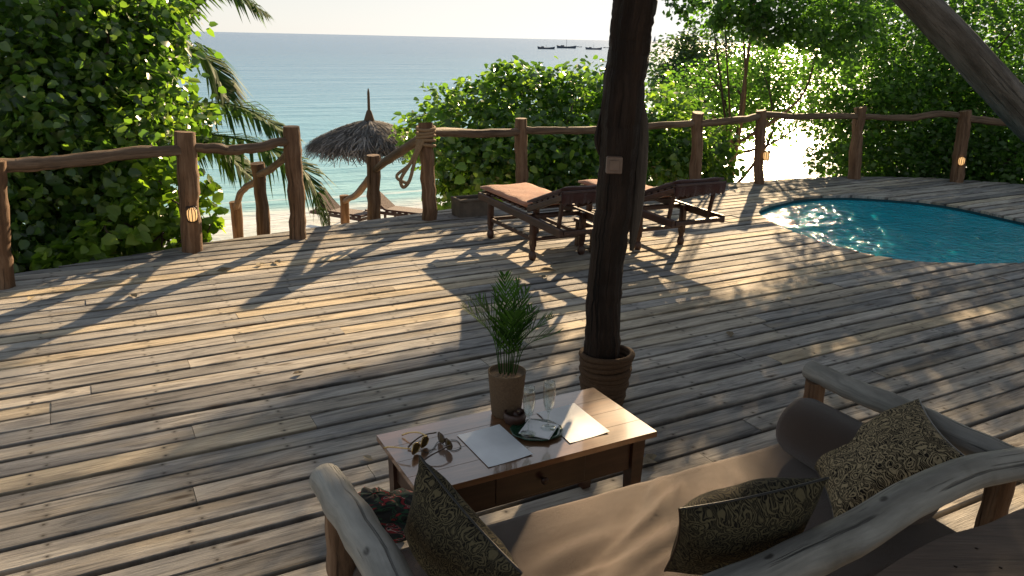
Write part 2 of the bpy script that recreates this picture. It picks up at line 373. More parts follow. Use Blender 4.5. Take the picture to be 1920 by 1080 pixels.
MAT['kanga'] = mat_kanga()
SHORE_A = R_(28)      # direction of the shoreline
def mat_sand():
    n = NT('sand_and_bank_earth'); co = n.coord()
    f = n.noise(co, 9, 6, .65); g = n.noise(co, .9, 5)
    sx = n.n('SeparateXYZ'); n.l(co, sx.inputs[0])
    v = n.math('ADD', n.math('MULTIPLY', sx.outputs[0], -math.sin(SHORE_A)), n.math('MULTIPLY', sx.outputs[1], math.cos(SHORE_A)))
    v = n.math('ADD', v, n.math('MULTIPLY', g, 1.2))
    sand = n.ramp(f, [(.3, (.46, .39, .29)), (.7, (.62, .54, .42))])
    sand = n.mix(n.ramp(n.math('DIVIDE', v, 40), [(.565, 0), (.60, .75)]), sand, (.34, .29, .22))
    earth = n.ramp(f, [(.3, (.05, .035, .022)), (.7, (.12, .085, .05))])
    c = n.mix(n.ramp(n.math('DIVIDE', v, 40), [(.225, 0), (.26, 1)]), earth, sand)
    n.l(c, n.b.inputs['Base Color']); n.b.inputs['Roughness'].default_value = .9; n.bump(f, .5, .04); return n.m
MAT['sand'] = mat_sand()
def mat_sea():
    n = NT('sea_water'); co = n.coord()
    sx = n.n('SeparateXYZ'); n.l(co, sx.inputs[0])
    v = n.math('ADD', n.math('MULTIPLY', sx.outputs[0], -math.sin(SHORE_A)), n.math('MULTIPLY', sx.outputs[1], math.cos(SHORE_A)))
    rot = n.n('Mapping'); n.l(co, rot.inputs[0]); rot.inputs[2].default_value = (0, 0, -SHORE_A)
    big = n.noise(n.map(rot.outputs[0], (.012, .05, 1)), 1., 4)
    lv = n.math('LOGARITHM', n.math('MAXIMUM', n.math('ADD', v, n.math('MULTIPLY', n.math('SUBTRACT', big, .5), n.math('MULTIPLY', v, .5))), 1.), 10)
    c = n.ramp(n.math('DIVIDE', lv, 3.2), [(.43, (.42, .47, .42)), (.445, (.26, .50, .53)), (.50, (.15, .38, .50)), (.60, (.085, .25, .39)), (.75, (.05, .155, .29)), (1, (.045, .13, .265))])
    nf = n.noise(n.map(rot.outputs[0], (.3, 1.1, 1)), 1., 4, .6)
    w1 = n.noise(n.map(rot.outputs[0], (.16, .62, 1)), 1., 5, .62, .3)
    w2 = n.noise(n.map(rot.outputs[0], (.03, .13, 1)), 1., 3, .55)
    w3 = n.noise(n.map(rot.outputs[0], (1.2, 3.2, 1)), 1., 3, .6)
    foamband = n.ramp(n.math('ADD', n.math('DIVIDE', v, 60), n.math('MULTIPLY', n.math('SUBTRACT', nf, .5), .04)), [(.398, 1), (.412, 0), (.425, 0), (.43, .8), (.437, 0)])
    c = n.mix(n.math('MULTIPLY', foamband, n.ramp(nf, [(.35, .2), (.6, .9)])), c, (.75, .76, .74))
    n.l(c, n.b.inputs['Base Color']); n.b.inputs['Roughness'].default_value = .2; n.b.inputs['IOR'].default_value = 1.33; n.b.inputs['Specular IOR Level'].default_value = .3
    h = n.math('ADD', n.math('ADD', n.math('MULTIPLY', w1, 1.), n.math('MULTIPLY', w2, 2.2)), n.math('MULTIPLY', w3, .22))
    n.bump(h, .6, .5); return n.m
MAT['sea'] = mat_sea()
def mat_pool():
    n = NT('pool_water'); co = n.coord()
    w1 = n.noise(n.map(co, (1, 1, 1)), 7.5, 4, .62, .8); w2 = n.noise(co, 1.6, 2)
    n.l(n.ramp(w2, [(.3, (.0, .27, .37)), (.7, (.006, .35, .46))]), n.b.inputs['Base Color'])
    n.b.inputs['Roughness'].default_value = .04; n.b.inputs['IOR'].default_value = 1.33
    n.bump(n.math('ADD', w1, n.math('MULTIPLY', w2, .6)), .62, .05); return n.m
MAT['pool'] = mat_pool()

# ------------------------------------------------------------------ setting: ground, sea
def shore_v(x, y): return -x * math.sin(SHORE_A) + y * math.cos(SHORE_A)
def ground_z(x, y):
    v = shore_v(x, y) + .25 * math.sin(x * .7) 
    t = min(1, max(0, (v - 8.7) / 3.0)); t = t * t * (3 - 2 * t)
    z = -.42 - 2.35 * t
    if v > 10: z -= .042 * (v - 10)
    return z + .05 * mnoise.noise(Vector((x * .5, y * .5, 0))) * (1 if v > 9 else .2)
SEA_Z = -3.22
def grid_obj(name, xs, ys, fz, mat):
    nx, ny = len(xs), len(ys)
    vs = [(x, y, fz(x, y)) for y in ys for x in xs]
    fs = [(j * nx + i, j * nx + i + 1, (j + 1) * nx + i + 1, (j + 1) * nx + i) for j in range(ny - 1) for i in range(nx - 1)]
    return MB().add(vs, fs).build(name, mat, smooth=True)
tag(grid_obj('ground', list(np.arange(-46, 60.1, .8)), list(np.arange(-12, 66.1, .6)), ground_z, MAT['sand']), kind='structure')
seas = MB(); S_ = 30000
sv = lambda u, v: (u * math.cos(SHORE_A) - v * math.sin(SHORE_A), u * math.sin(SHORE_A) + v * math.cos(SHORE_A), SEA_Z)
seas.add([sv(-S_, 20.5), sv(S_, 20.5), sv(S_, S_), sv(-S_, S_)], [(0, 1, 2, 3)])
tag(seas.build('sea', MAT['sea']), kind='structure')

# ------------------------------------------------------------------ pool and deck
PA = R_(28.9); UD = np.array([math.cos(PA), math.sin(PA)]); VD = np.array([-math.sin(PA), math.cos(PA)])
def uv_of(p): p = np.array(p[:2]); return np.array([p @ UD, p @ VD])
pool_px = [(1425, 392), (1443, 413), (1480, 431), (1560, 460), (1680, 485), (1800, 493), (1915, 492)]
pool_back = [(1915, 412), (1760, 380), (1600, 367), (1500, 371)]
pool_pts = [gnd(*p)[:2] for p in pool_px] + [np.array([5.75, 7.72]), np.array([6.4, 8.35]), np.array([6.55, 8.95])] + [gnd(*p)[:2] for p in pool_back]
def closed(pts, n=8):
    k = len(pts); o = []
    for i in range(k):
        a, b, c, d = [np.array(pts[(i + j - 1) % k], float) for j in range(4)]
        for q in range(n):
            t = q / n; o.append(.5 * ((2 * b) + (c - a) * t + (2 * a - 5 * b + 4 * c - d) * t * t + (3 * b - a - 3 * c + d) * t ** 3))
    return np.array(o)
POOL = closed(pool_pts, 8)
deck_edge = [(-7.2, 3.9), (-5.6, 5.2), (-4.34, 6.27), (-3.72, 6.86), (-3.01, 7.55), (-2.11, 8.29), (-.68, 9.45), (.5, 10.4), (1.8, 11.1), (3.13, 11.62), (4.28, 12.15), (5.44, 12.52), (6.76, 12.57), (7.95, 12.1), (9.2, 11.4), (9.6, 8.), (9.0, 2.), (5, -1.6), (-3, -2.4), (-7.6, -1.6)]
DECK = np.array(deck_edge)
def crossings(poly, v):
    P = np.array([uv_of(p) for p in poly]); o = []
    for i in range(len(P)):
        a, b = P[i], P[(i + 1) % len(P)]
        if (a[1] <= v) != (b[1] <= v): o.append(a[0] + (v - a[1]) / (b[1] - a[1]) * (b[0] - a[0]))
    o.sort(); return [(o[i], o[i + 1]) for i in range(0, len(o) - 1, 2)]
def row_intervals(v):
    base = crossings(DECK, v); hole = crossings(POOL, v); o = []
    for a, b in base:
        cur = a
        for h0, h1 in hole:
            o.append((cur, h0)); cur = h1
        o.append((cur, b))
    return [(a, b) for a, b in o if b - a > .06]
deck = empty('deck'); tag(deck, kind='structure')
vs_all = [uv_of(p)[1] for p in DECK]; v = min(vs_all) + .02; ROWW = .1555; nb = 0
while v < max(vs_all) - .03:
    wdt = ROWW * random.uniform(.95, 1.05); gap = random.choice([.012, .016, .021, .027, .035]); wd = wdt - gap
    S = np.linspace(v + .002, v + wd, 5); ints = [row_intervals(x) for x in S]; cen = ints[2]
    for k, (a, b) in enumerate(cen):
        cuts = [a]; x = a + random.uniform(.8, 4.2)
        while x < b - .9: cuts.append(round(x / .58) * .58 + .29 + random.uniform(-.16, .16)); x = cuts[-1] + random.uniform(2.4, 4.8)
        cuts.append(b)
        for q in range(len(cuts) - 1):
            c0, c1 = cuts[q], cuts[q + 1]
            if c1 - c0 < .05: continue
            L, Rr = [], []
            for i in range(5):
                same = len(ints[i]) == len(cen)
                L.append(ints[i][k][0] if (q == 0 and same) else c0 + (.0015 if q else 0))
                Rr.append(ints[i][k][1] if (q == len(cuts) - 2 and same) else c1 - (.0015 if q < len(cuts) - 2 else 0))
            dz = random.uniform(-.003, .003); tilt = random.uniform(-.0022, .0022); mid = (S[0] + S[-1]) / 2; bow = random.uniform(-.0025, .0025)
            vs, uvs = [], []; NS = max(2, int((c1 - c0) / .7)); eb = .004
            prof = [(0, -.046, 0), (0, -eb, 0), (0, 0, eb), (1, 0, 0), (2, 0, 0), (3, 0, 0), (4, 0, -eb), (4, -eb, 0), (4, -.046, 0)]
            for sgi in range(NS + 1):
                t = sgi / NS
                for (i, z, dv) in prof:
                    u_ = L[i] * (1 - t) + Rr[i] * t; vv = S[i] + dv
                    wob = .0012 * math.sin(u_ * 2.1 + nb)
                    vs.append((u_, vv + wob, z + dz + tilt * (2 * t - 1) + bow * math.sin(math.pi * t) * 1.5)); uvs.append((u_, vv - mid))
            m = len(prof); fs = []
            for sgi in range(NS):
                for j in range(m - 1): fs.append((sgi * m + j, (sgi + 1) * m + j, (sgi + 1) * m + j + 1, sgi * m + j + 1))
            fs.append(tuple(range(m))); fs.append(tuple(NS * m + j for j in range(m - 1, -1, -1)))
            W = [(p[0] * UD[0] + p[1] * VD[0], p[0] * UD[1] + p[1] * VD[1], p[2]) for p in vs]
            mb = MB(); mb.add(W, fs); oc = ((c0 + c1) / 2 * UD + mid * VD)
            mb.build('plank', MAT['deck'], deck, uv=uvs, loc=(oc[0], oc[1], 0)); nb += 1
    v += wdt
print('planks', nb)
# joists under the boards
umin = -9; 
for k in range(-14, 24, 2):
    u0 = k * .58 + .29; P = np.array([uv_of(p) for p in DECK]); cr = []
    for i in range(len(P)):
        a, b = P[i], P[(i + 1) % len(P)]
        if (a[0] <= u0) != (b[0] <= u0): cr.append(a[1] + (u0 - a[0]) / (b[0] - a[0]) * (b[1] - a[1]))
    if len(cr) >= 2:
        a, b = min(cr) + .1, max(cr) - .12; segs = [(a, b)]
        PU = np.array([uv_of(p) for p in POOL])
        if PU[:, 0].min() < u0 < PU[:, 0].max(): segs = [(a, PU[:, 1].min() - .15), (PU[:, 1].max() + .15, b)]
        for a, b in segs:
            if b - a < .2: continue
            p0 = u0 * UD + a * VD; p1 = u0 * UD + b * VD
            MB().bar((p0[0], p0[1], -.10), (p1[0], p1[1], -.10), .06, .1).build('joist', MAT['rail_long'], deck)
# pool
pool = empty('pool', (4.9, 9.2, 0)); tag(pool, 'oval teal plunge pool sunk into the wooden deck', 'pool'); pool.location = (0, 0, 0)
cp = POOL.mean(0); n = len(POOL)
mb = MB(); out_ = [cp + (p - cp) * 1.004 for p in POOL]; vs = []
for z, sc_ in ((-.03, 1.0), (-.032, .992), (-1.3, .95)): vs += [(*(cp + (p - cp) * sc_), z) for p in POOL]
vs = [(*p, -.045) for p in out_] + vs
mb.add(vs, [(r * n + (i + 1) % n, r * n + i, (r + 1) * n + i, (r + 1) * n + (i + 1) % n)[::-1] for r in range(3) for i in range(n)] + [tuple(3 * n + i for i in range(n))])
mb.build('pool_shell', MAT['tile'], pool)
mb = MB(); mb.add([(*(cp + (p - cp) * .9915), -.062) for p in POOL], [tuple(range(n))]); mb.build('water', MAT['pool'], pool)

# ------------------------------------------------------------------ log railings
def set_axis(o, P, r, n, seed=0):
    m = len(P); sl_ = np.concatenate([[0], np.cumsum(np.linalg.norm(np.diff(P, axis=0), axis=1))]) + (seed % 37) * 1.7; A = []
    for i in range(m):
        for k in range(n): a = 2 * math.pi * k / n; A.append((r[i] * math.cos(a), r[i] * math.sin(a), sl_[i]))
    ex = len(o.data.vertices) - len(A); nr = ex // (2 * n) if ex else 0
    for e in (0, m - 1):
        for q in range(nr):
            for k in range(n): a = 2 * math.pi * k / n; f = (.75, .35)[q] if q < 2 else .3; A.append((r[e] * f * math.cos(a), r[e] * f * math.sin(a), sl_[e]))
    at = o.data.attributes.new('axis', 'FLOAT_VECTOR', 'POINT'); at.data.foreach_set('vector', np.array(A, np.float32).ravel())
def log(name, pts, rad, mat, parent, seed, n=12, rough=.07, sm=6, wob=.012, round_end=0., rj=.05):
    P = sub(pts, sm); g = np.random.default_rng(seed); m = len(P)
    w_ = np.cumsum(g.normal(size=(m, 3)), axis=0); w_ -= np.linspace(0, 1, m)[:, None] * w_[-1]; w_ *= wob / max(1e-6, np.abs(w_).max())
    r = np.full(m, rad) if np.isscalar(rad) else np.interp(np.linspace(0, 1, m), np.linspace(0, 1, len(rad)), rad)
    r = r * (1 + rj * g.normal(size=m))
    mb = MB().tube(P + w_, r, n, True, rough, seed, round_end)
    loc = tuple(P[0]); o = mb.build(name, mat, parent, loc=loc); set_axis(o, P + w_, r, n, seed); auto_smooth(o, 50); return o
def upright(base, top, rad, parent, seed, mat='rail', zb=None):
    b = np.array(base, float); t = np.array(top, float)
    if zb is not None: d = (b - t); b = t + d * ((zb - t[2]) / d[2])
    return log('post', [b, b * .66 + t * .34, b * .33 + t * .67, t], [rad * 1.04, rad, rad * .97, rad * .98], MAT[mat], parent, seed, rough=.045, wob=.02)
def post_px(b, t, rad, parent, seed, Y=None):
    B = gnd(*b) if Y is None else atY(b[0], b[1], Y); T = atY(t[0], t[1], B[1]); B[2] = 0
    return upright(B, T, rad, parent, seed, zb=-.3), B, T
left_r = empty('log_railing'); tag(left_r, 'rustic log railing beside the dark leafy bush, lamp on its thick middle post', 'railing')
_, B0, T0 = post_px((6, 540), (-14, 300), .085, left_r, 1)
_, B1, T1 = post_px((362, 470), (346, 247), .094, left_r, 2)
_, B2, T2 = post_px((557, 446), (546, 237), .085, left_r, 3)
def rail_px(pts, rad, parent, seed, mat='rail_long'):
    return log('rail', [atY(*p) for p in pts], rad, MAT[mat], parent, seed, n=10, rough=.06, wob=.018)
rail_px([(-300, 318, 5.2), (0, 311, 6.02), (120, 301, 6.35), (250, 286, 6.8), (350, 280, 7.2)], [.055, .06, .058, .05], left_r, 11)
rail_px([(350, 275, 7.2), (400, 279, 7.3), (440, 280, 7.45), (500, 271, 7.6), (548, 262, 7.8)], [.045, .05, .05, .042], left_r, 12)
right_r = empty('log_railing'); tag(right_r, 'long log railing curving round the pool end of the deck, rope on one post', 'railing')
_, B3, T3 = post_px((806, 412), (798, 230), .082, right_r, 4)
posts_r = [((978, 372), (977, 222), .085), ((1304, 352), (1309, 211), .085), ((1424, 345), (1427, 207), .075), ((1602, 335), (1613, 201), .095), ((1792, 341), (1809, 208), .1)]
TT = [T3]
for i, (b, t, r) in enumerate(posts_r):
    _, Bq, Tq = post_px(b, t, r, right_r, 20 + i); TT.append(Tq)
Yp = [t[1] for t in TT]
rail_px([(800, 248, Yp[0]), (870, 251, Yp[0] * .5 + Yp[1] * .5), (977, 246, Yp[1])], [.05, .055, .05], right_r, 31)
rail_px([(977, 243, Yp[1]), (1040, 243, Yp[1] + .1), (1125, 243, Yp[1] * .5 + Yp[2] * .5), (1220, 236, Yp[2] - .2), (1308, 231, Yp[2])], [.05, .052, .05, .045], right_r, 32)
rail_px([(1308, 234, Yp[2]), (1370, 228, Yp[2]), (1426, 217, Yp[3])], [.05, .052, .045], right_r, 33)
rail_px([(1426, 216, Yp[3]), (1500, 219, Yp[3] + .2), (1610, 218, Yp[4])], [.042, .045, .045], right_r, 34)
rail_px([(1610, 219, Yp[4]), (1700, 220, Yp[4]), (1755, 215, Yp[4]), (1809, 218, Yp[5])], [.045, .05, .05, .045], right_r, 35)
rail_px([(1809, 220, Yp[5]), (1870, 228, Yp[5] - .2), (2050, 236, Yp[5] - .8)], [.06, .055, .05], right_r, 36)
Tn = atY(2050, 222, Yp[5] - .8); upright((Tn[0], Tn[1], 0), Tn, .09, right_r, 37, zb=-.3)
# stair hand rails (two) and the stair
SL = empty('stair_handrail'); tag(SL, 'log handrail of the beach stair on the side of the palm fronds', 'handrail')
SR = empty('stair_handrail'); tag(SR, 'log handrail of the beach stair in front of the thatched parasol', 'handrail')
def stair_post(tx, ty, Y, rad, parent, seed):
    t = atY(tx, ty, Y); return upright((t[0], t[1], 0), t, rad, parent, seed, zb=ground_z(t[0], t[1]) - .15), t
_, a1 = stair_post(483, 306, 9.2, .078, SL, 41); _, a2 = stair_post(441, 378, 10.4, .078, SL, 42)
_, b1 = stair_post(700, 291, 10.2, .09, SR, 43); _, b2 = stair_post(645, 366, 12.2, .075, SR, 44)
log('rail', [T2 - np.array([0, 0, .2]), (T2 + a1) / 2 - np.array([-.03, 0, .19]), a1 - np.array([0, 0, .13])], [.042, .045, .04], MAT['rail_long'], SL, 45)
log('rail', [a1 - np.array([0, 0, .2]), (a1 + a2) / 2 - np.array([0.05, 0, .08]), a2 - np.array([0, 0, .1])], [.04, .042, .04], MAT['rail_long'], SL, 46)
log('rail', [T3 - np.array([0, 0, .14]), (T3 + b1) / 2 - np.array([0, 0, .16]), b1 - np.array([0, 0, .2])], [.05, .052, .045], MAT['rail_long'], SR, 47)
log('rail', [b1 - np.array([0, 0, .2]), (b1 + b2) / 2 - np.array([0, 0, .22]), b2 - np.array([0, 0, .1])], [.045, .048, .04], MAT['rail_long'], SR, 48)
stair = empty('beach_stair'); tag(stair, 'wooden stair going down from the deck to the beach', 'stair')
sA = (B2 + B3) / 2 + np.array([-.28, .36, 0]); sdir = np.array([-.50, .866, 0]); sw = np.array([.80, .60, 0])
for k in range(12):
    c = sA + sdir * (.22 + .27 * k) - np.array([0, 0, .19 * (k + 1)])
    if c[2] < ground_z(c[0], c[1]) - .05: break
    MB().box(c, (.27, 1.25, .04), (sdir, np.cross((0, 0, 1), sdir), (0, 0, 1)), .006).build('tread', MAT['stair'], stair)
for s_ in (-.55, .55):
    p0 = sA + np.cross((0, 0, 1), sdir) * s_ + sdir * .1 - np.array([0, 0, .2]); p1 = p0 + sdir * .27 * 11 - np.array([0, 0, .19 * 11])
    MB().bar(p0, p1, .05, .2).build('stringer', MAT['stair'], stair)
# lamps on posts
def post_lamp(px, Y, label):
    c = atY(*px, Y); g = empty('post_lamp', tuple(c)); d = -np.array([c[0], c[1], 0]); d /= np.linalg.norm(d)
    tag(g, label, 'lamp', 'lit lamps on the railing posts'); g.rotation_euler = (0, 0, math.atan2(d[1], d[0]) + math.pi / 2)
    # local: -y faces the deck
    prof = [(.012, .06), (.035, .05), (.043, .02), (.045, -.02), (.04, -.05), (.015, -.065)]
    MB().lathe([(r, -z) for r, z in prof][::-1][::-1], (0, -.03, 0), 14).build('lamp_glass', MAT['lamp'], g, True)
    mb = MB(); mb.box((0, .012, 0), (.1, .03, .15), bev=.01); mb.build('back_plate', MAT['iron'], g)
    for k in range(5):
        a = math.pi + math.pi * (k + .5) / 5
        pts = [np.array([.05 * s_ * math.cos(a), -.03 + .05 * s_ * math.sin(a), z]) for s_, z in ((.4, .072), (.95, .045), (1.05, 0), (.95, -.045), (.4, -.072))]
        MB().tube(pts, .004, 6).build('cage_bar', MAT['iron'], g)
    return g
post_lamp((360, 402), B1[1] - .085, 'lit amber lamp on the thick railing post by the leafy bush')
post_lamp((1437, 292), Yp[3] - .07, 'small lit lamp on the railing post in front of the sun glitter')
post_lamp((1803, 302), Yp[5] - .1, 'lit lamp on the leaning railing post behind the pool')
# rope
rp = empty('rope_coil', tuple(T3)); tag(rp, 'thick sisal rope looped over the post at the stair head', 'rope'); rp.location = (0, 0, 0)
for k in range(5):
    z = T3[2] - .06 - .045 * k; P = [T3 * [1, 1, 0] + np.array([.098 * math.cos(a), .098 * math.sin(a), z + .015 * math.sin(a + k)]) for a in np.linspace(0, 6.2832, 20)]
    MB().tube(P, .019, 7, False).build('wrap', MAT['rope'], rp, True)
for k, (dx, dz, r) in enumerate(((.0, 0, .02), (-.06, .04, .018))):
    P = sub([atY(790 + dx * 60, 262, Yp[0] - .09), atY(770, 305, Yp[0] - .16), atY(752 - 8 * k, 335 - 6 * k, Yp[0] - .2), atY(756, 351 - 10 * k, Yp[0] - .22), atY(768, 338, Yp[0] - .2), atY(780, 295, Yp[0] - .14), atY(795, 262, Yp[0] - .09)], 6)
    MB().tube(P, r, 7).build('loop', MAT['rope'], rp, True)

# ------------------------------------------------------------------ roof post in the foreground
bp = empty('roof_post', (0, 0, 0)); tag(bp, 'dark rough tree trunk post standing behind the coffee table', 'post')
BY = 4.13; cpx = [(1126, 765, 33), (1128, 690, 33), (1130, 600, 32), (1137, 500, 31), (1149, 400, 34), (1158, 310, 33), (1166, 200, 36.5), (1177, 100, 36), (1188, 20, 37.5), (1196, -80, 39), (1215, -260, 40)]
P = [atY(x, y, BY) for x, y, r in cpx]; Rr = [r / FPX * np.linalg.norm(p - [0, 0, CAM_H]) for p, (x, y, r) in zip(P, cpx)]
PP = sub(P, 10); PP = PP + np.random.default_rng(4).normal(size=PP.shape) * [.0025, .0025, 0]; RR = np.interp(np.linspace(0, 1, len(PP)), np.linspace(0, 1, len(Rr)), Rr)
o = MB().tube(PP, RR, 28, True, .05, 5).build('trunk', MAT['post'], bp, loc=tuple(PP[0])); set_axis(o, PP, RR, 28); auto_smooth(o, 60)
P = [atY(1184, 470, BY + .03), atY(1192, 400, BY + .05), atY(1197, 320, BY + .06), atY(1200, 240, BY + .08), atY(1196, 165, BY + .07)]
o = MB().tube(sub(P, 5), np.interp(np.linspace(0, 1, 21), [0, .3, .55, .8, 1], [.012, .04, .052, .045, .02]), 12, True, .06, 6).build('split_side', MAT['post_pale'], bp, loc=tuple(P[0])); set_axis(o, sub(P, 5), np.full(21, .05), 12); auto_smooth(o, 60)
P = [atY(1127, 290, BY + .02), atY(1124, 260, BY + .04), atY(1134, 190, BY + .05)]
o = MB().tube(sub(P, 5), np.interp(np.linspace(0, 1, 11), [0, .5, 1], [.015, .03, .015]), 10, True, .06, 8).build('split_side', MAT['post'], bp, loc=tuple(P[0])); set_axis(o, sub(P, 5), np.full(11, .03), 10); auto_smooth(o, 60)
k0 = np.array([P[0][0], BY, 0]); c0 = gnd(1130, 758); c0[1] = BY
rw = empty('rope_binding', (c0[0], BY, 0)); tag(rw, 'brown rope wound round the foot of the dark roof post', 'rope'); rw.location = (0, 0, 0)
for k in range(11):
    z = .016 + .028 * k; ctr = np.array([c0[0] + .004 * k * .3, BY, 0]); rr = .112 + .0028 * k + .004 * math.sin(k * 2.1)
    P = [ctr + np.array([rr * math.cos(a), rr * math.sin(a), z + .01 * math.sin(a + k) + (.01 if k > 8 else 0) * math.cos(a)]) for a in np.linspace(0, 6.2832, 26)]
    MB().tube(P, .0185, 8, False, .05, k).build('coil', MAT['rope_dark'], rw, True)
sb = empty('switch_block', tuple(atY(1152, 310, BY - .115))); tag(sb, 'small square wooden switch block fixed on the dark roof post', 'switch')
MB().box((0, .012, 0), (.082, .035, .088), bev=.005).build('box', MAT['plate'], sb)
MB().box((0, -.009, .0), (.05, .008, .055), bev=.003).build('cover', MAT['plate'], sb)

# ------------------------------------------------------------------ sun loungers on the deck
AX = np.array([.4565, -.8897, 0]); AY = np.array([.8897, .4565, 0])    # length (foot to head) and width of a lounger
def make_lounger(origin, label, width=.60):
    """origin: deck point under the foot-end leg on the stair side"""
    g = empty('sun_lounger', (origin[0], origin[1], 0), math.atan2(AX[1], AX[0])); tag(g, label, 'sun lounger', 'sun loungers on the deck')
    W = width; m = MAT['mahogany']    # local x towards the head, local y across (towards the pool)
    turned = [(.026, 0), (.034, .012), (.038, .04), (.032, .075), (.022, .09), (.028, .105), (.030, .14)]
    for x in (0.02, .95):
        for y in (.03, W - .03):
            mb = MB(); mb.lathe(turned, (x, y, 0), 12); mb.box((x, y, .275), (.062, .05, .29), bev=.006); auto_smooth(mb.build('leg', m, g), 45)
    for y in (.0, W):
        mb = MB(); mb.bar((-.2, y, .41), (1.52, y, .385), .035, .075, bev=.006); mb.build('side_rail', m, g)
    for x, z in ((-.18, .41), (.86, .40), (1.50, .385)):
        MB().bar((x, .02, z), (x, W - .02, z), .04, .06, (1, 0, 0), .005).build('cross_rail', m, g)
    MB().bar((.02, .03, .2), (.02, W - .03, .2), .03, .035, bev=.004).build('stretcher', m, g)
    MB().bar((.95, .03, .2), (.95, W - .03, .2), .03, .035, bev=.004).build('stretcher', m, g)
    for y in (.03, W - .03): MB().bar((.02, y, .2), (.95, y, .2), .028, .035, bev=.004).build('stretcher', m, g)
    for k in range(9):
        x = -.14 + k * .113
        MB().box((x, W / 2, .458), (.075, W - .03, .018), bev=.003).build('slat', m, g)
    h0 = np.array([.85, 0, .468]); h1 = np.array([1.48, 0, .695]); d = (h1 - h0) / np.linalg.norm(h1 - h0); nn = np.array([-d[2], 0, d[0]])
    for y in (.025, W - .025): MB().bar(h0 + [0, y, 0], h1 + [0, y, 0], .035, .05, bev=.005).build('back_rail', m, g)
    for k in range(7):
        c = h0 + d * (.05 + k * .105) + [0, W / 2, 0] + nn * .035
        MB().box(c, (.07, W - .03, .018), (d, (0, 1, 0), nn), .003).build('slat', m, g)
    for y in (.06, W - .06): MB().bar(h0 + d * .6 + [0, y, -.02], (1.36, y, .38), .03, .035, (1, 0, 0), .004).build('prop', m, g)
    # pad: one hinged cushion, seat half and back half
    def pad(name, a, b, t, mat):
        dd = (b - a); L = np.linalg.norm(dd); dd /= L; up = np.array([-dd[2], 0, dd[0]]); mb = MB(); N = 14; Mx = 8; vs = []
        for sd in (1, -1):
            for i in range(N + 1):
                for j in range(Mx + 1):
                    u = i / N; v = j / Mx; e = min(1, min(u, 1 - u) * 14) ** .5 * min(1, min(v, 1 - v) * 10) ** .5
                    zz = t / 2 + sd * (t / 2) * (.35 + .65 * e) + (.006 * math.sin(u * 21) * math.sin(v * 9) if sd > 0 else 0)
                    vs.append(a + dd * (u * L) + np.array([0, .012 + v * (W - .024), 0]) + up * zz)
        n1 = (N + 1) * (Mx + 1); fs = []
        for i in range(N):
            for j in range(Mx):
                q = (i * (Mx + 1) + j, (i + 1) * (Mx + 1) + j, (i + 1) * (Mx + 1) + j + 1, i * (Mx + 1) + j + 1); fs.append(q); fs.append(tuple(x + n1 for x in q[::-1]))
        for i in range(N):
            for j in (0, Mx): q = (i * (Mx + 1) + j, (i + 1) * (Mx + 1) + j); q = (q[0], q[1], q[1] + n1, q[0] + n1); fs.append(q if j else q[::-1])
        for j in range(Mx):
            for i in (0, N): q = (i * (Mx + 1) + j, i * (Mx + 1) + j + 1); q = (q[0], q[1], q[1] + n1, q[0] + n1); fs.append(q[::-1] if i else q)
        return mb.add(vs, fs).build(name, mat, g, True)
    pad('seat_pad', np.array([-.21, 0, .468]), np.array([.84, 0, .468]), .055, MAT['terracotta'])
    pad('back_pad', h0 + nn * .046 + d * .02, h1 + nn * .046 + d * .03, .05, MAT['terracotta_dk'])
    # scalloped fringe of the pad hanging at the head
    mb = MB(); vs = []; K = 24
    for i in range(K + 1):
        p = h1 + d * .035 + nn * .05 + np.array([0, W * i / K, 0]); vs += [p, p + np.array([.01 * math.sin(i), 0, -.10 - .03 * math.sin(i * 1.3) ** 2]), p + np.array([.012 + .01 * math.sin(i), 0, -.10 - .03 * math.sin(i * 1.3) ** 2]), p + np.array([.012, 0, 0])]
    fs = [(4 * i + a, 4 * i + 4 + a, 4 * i + 4 + (a + 1) % 4, 4 * i + (a + 1) % 4) for i in range(K) for a in range(4)]
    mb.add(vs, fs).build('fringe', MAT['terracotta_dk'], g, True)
    return g
ll1 = gnd(918, 445); rl1 = gnd(1195, 468)
make_lounger(ll1 + AY * -.03, 'sun lounger with terracotta pad next to the stone trough planter')
make_lounger(rl1 - AX * .95 + AY * -.03, 'sun lounger with terracotta pad on the pool side of the small lounger table')
st = empty('side_table', tuple(gnd(1112, 472)), math.atan2(AX[1], AX[0])); tag(st, 'low dark wooden side table standing between the two deck loungers', 'table')
MB().box((-.12, .12, .27), (.36, .36, .035), bev=.005).build('table_top', MAT['mahogany'], st)
for x in (-.26, .02):
    for y in (-.02, .26): MB().box((x, y, .126), (.05, .05, .25), bev=.005).build('leg', MAT['mahogany'], st)
for y in (-.02, .26): MB().bar((-.235, y, .2), (-.005, y, .2), .025, .07, bev=.003).build('apron', MAT['mahogany'], st)
for x in (-.26, .02): MB().bar((x, .005, .2), (x, .235, .2), .025, .07, bev=.003).build('apron', MAT['mahogany'], st)

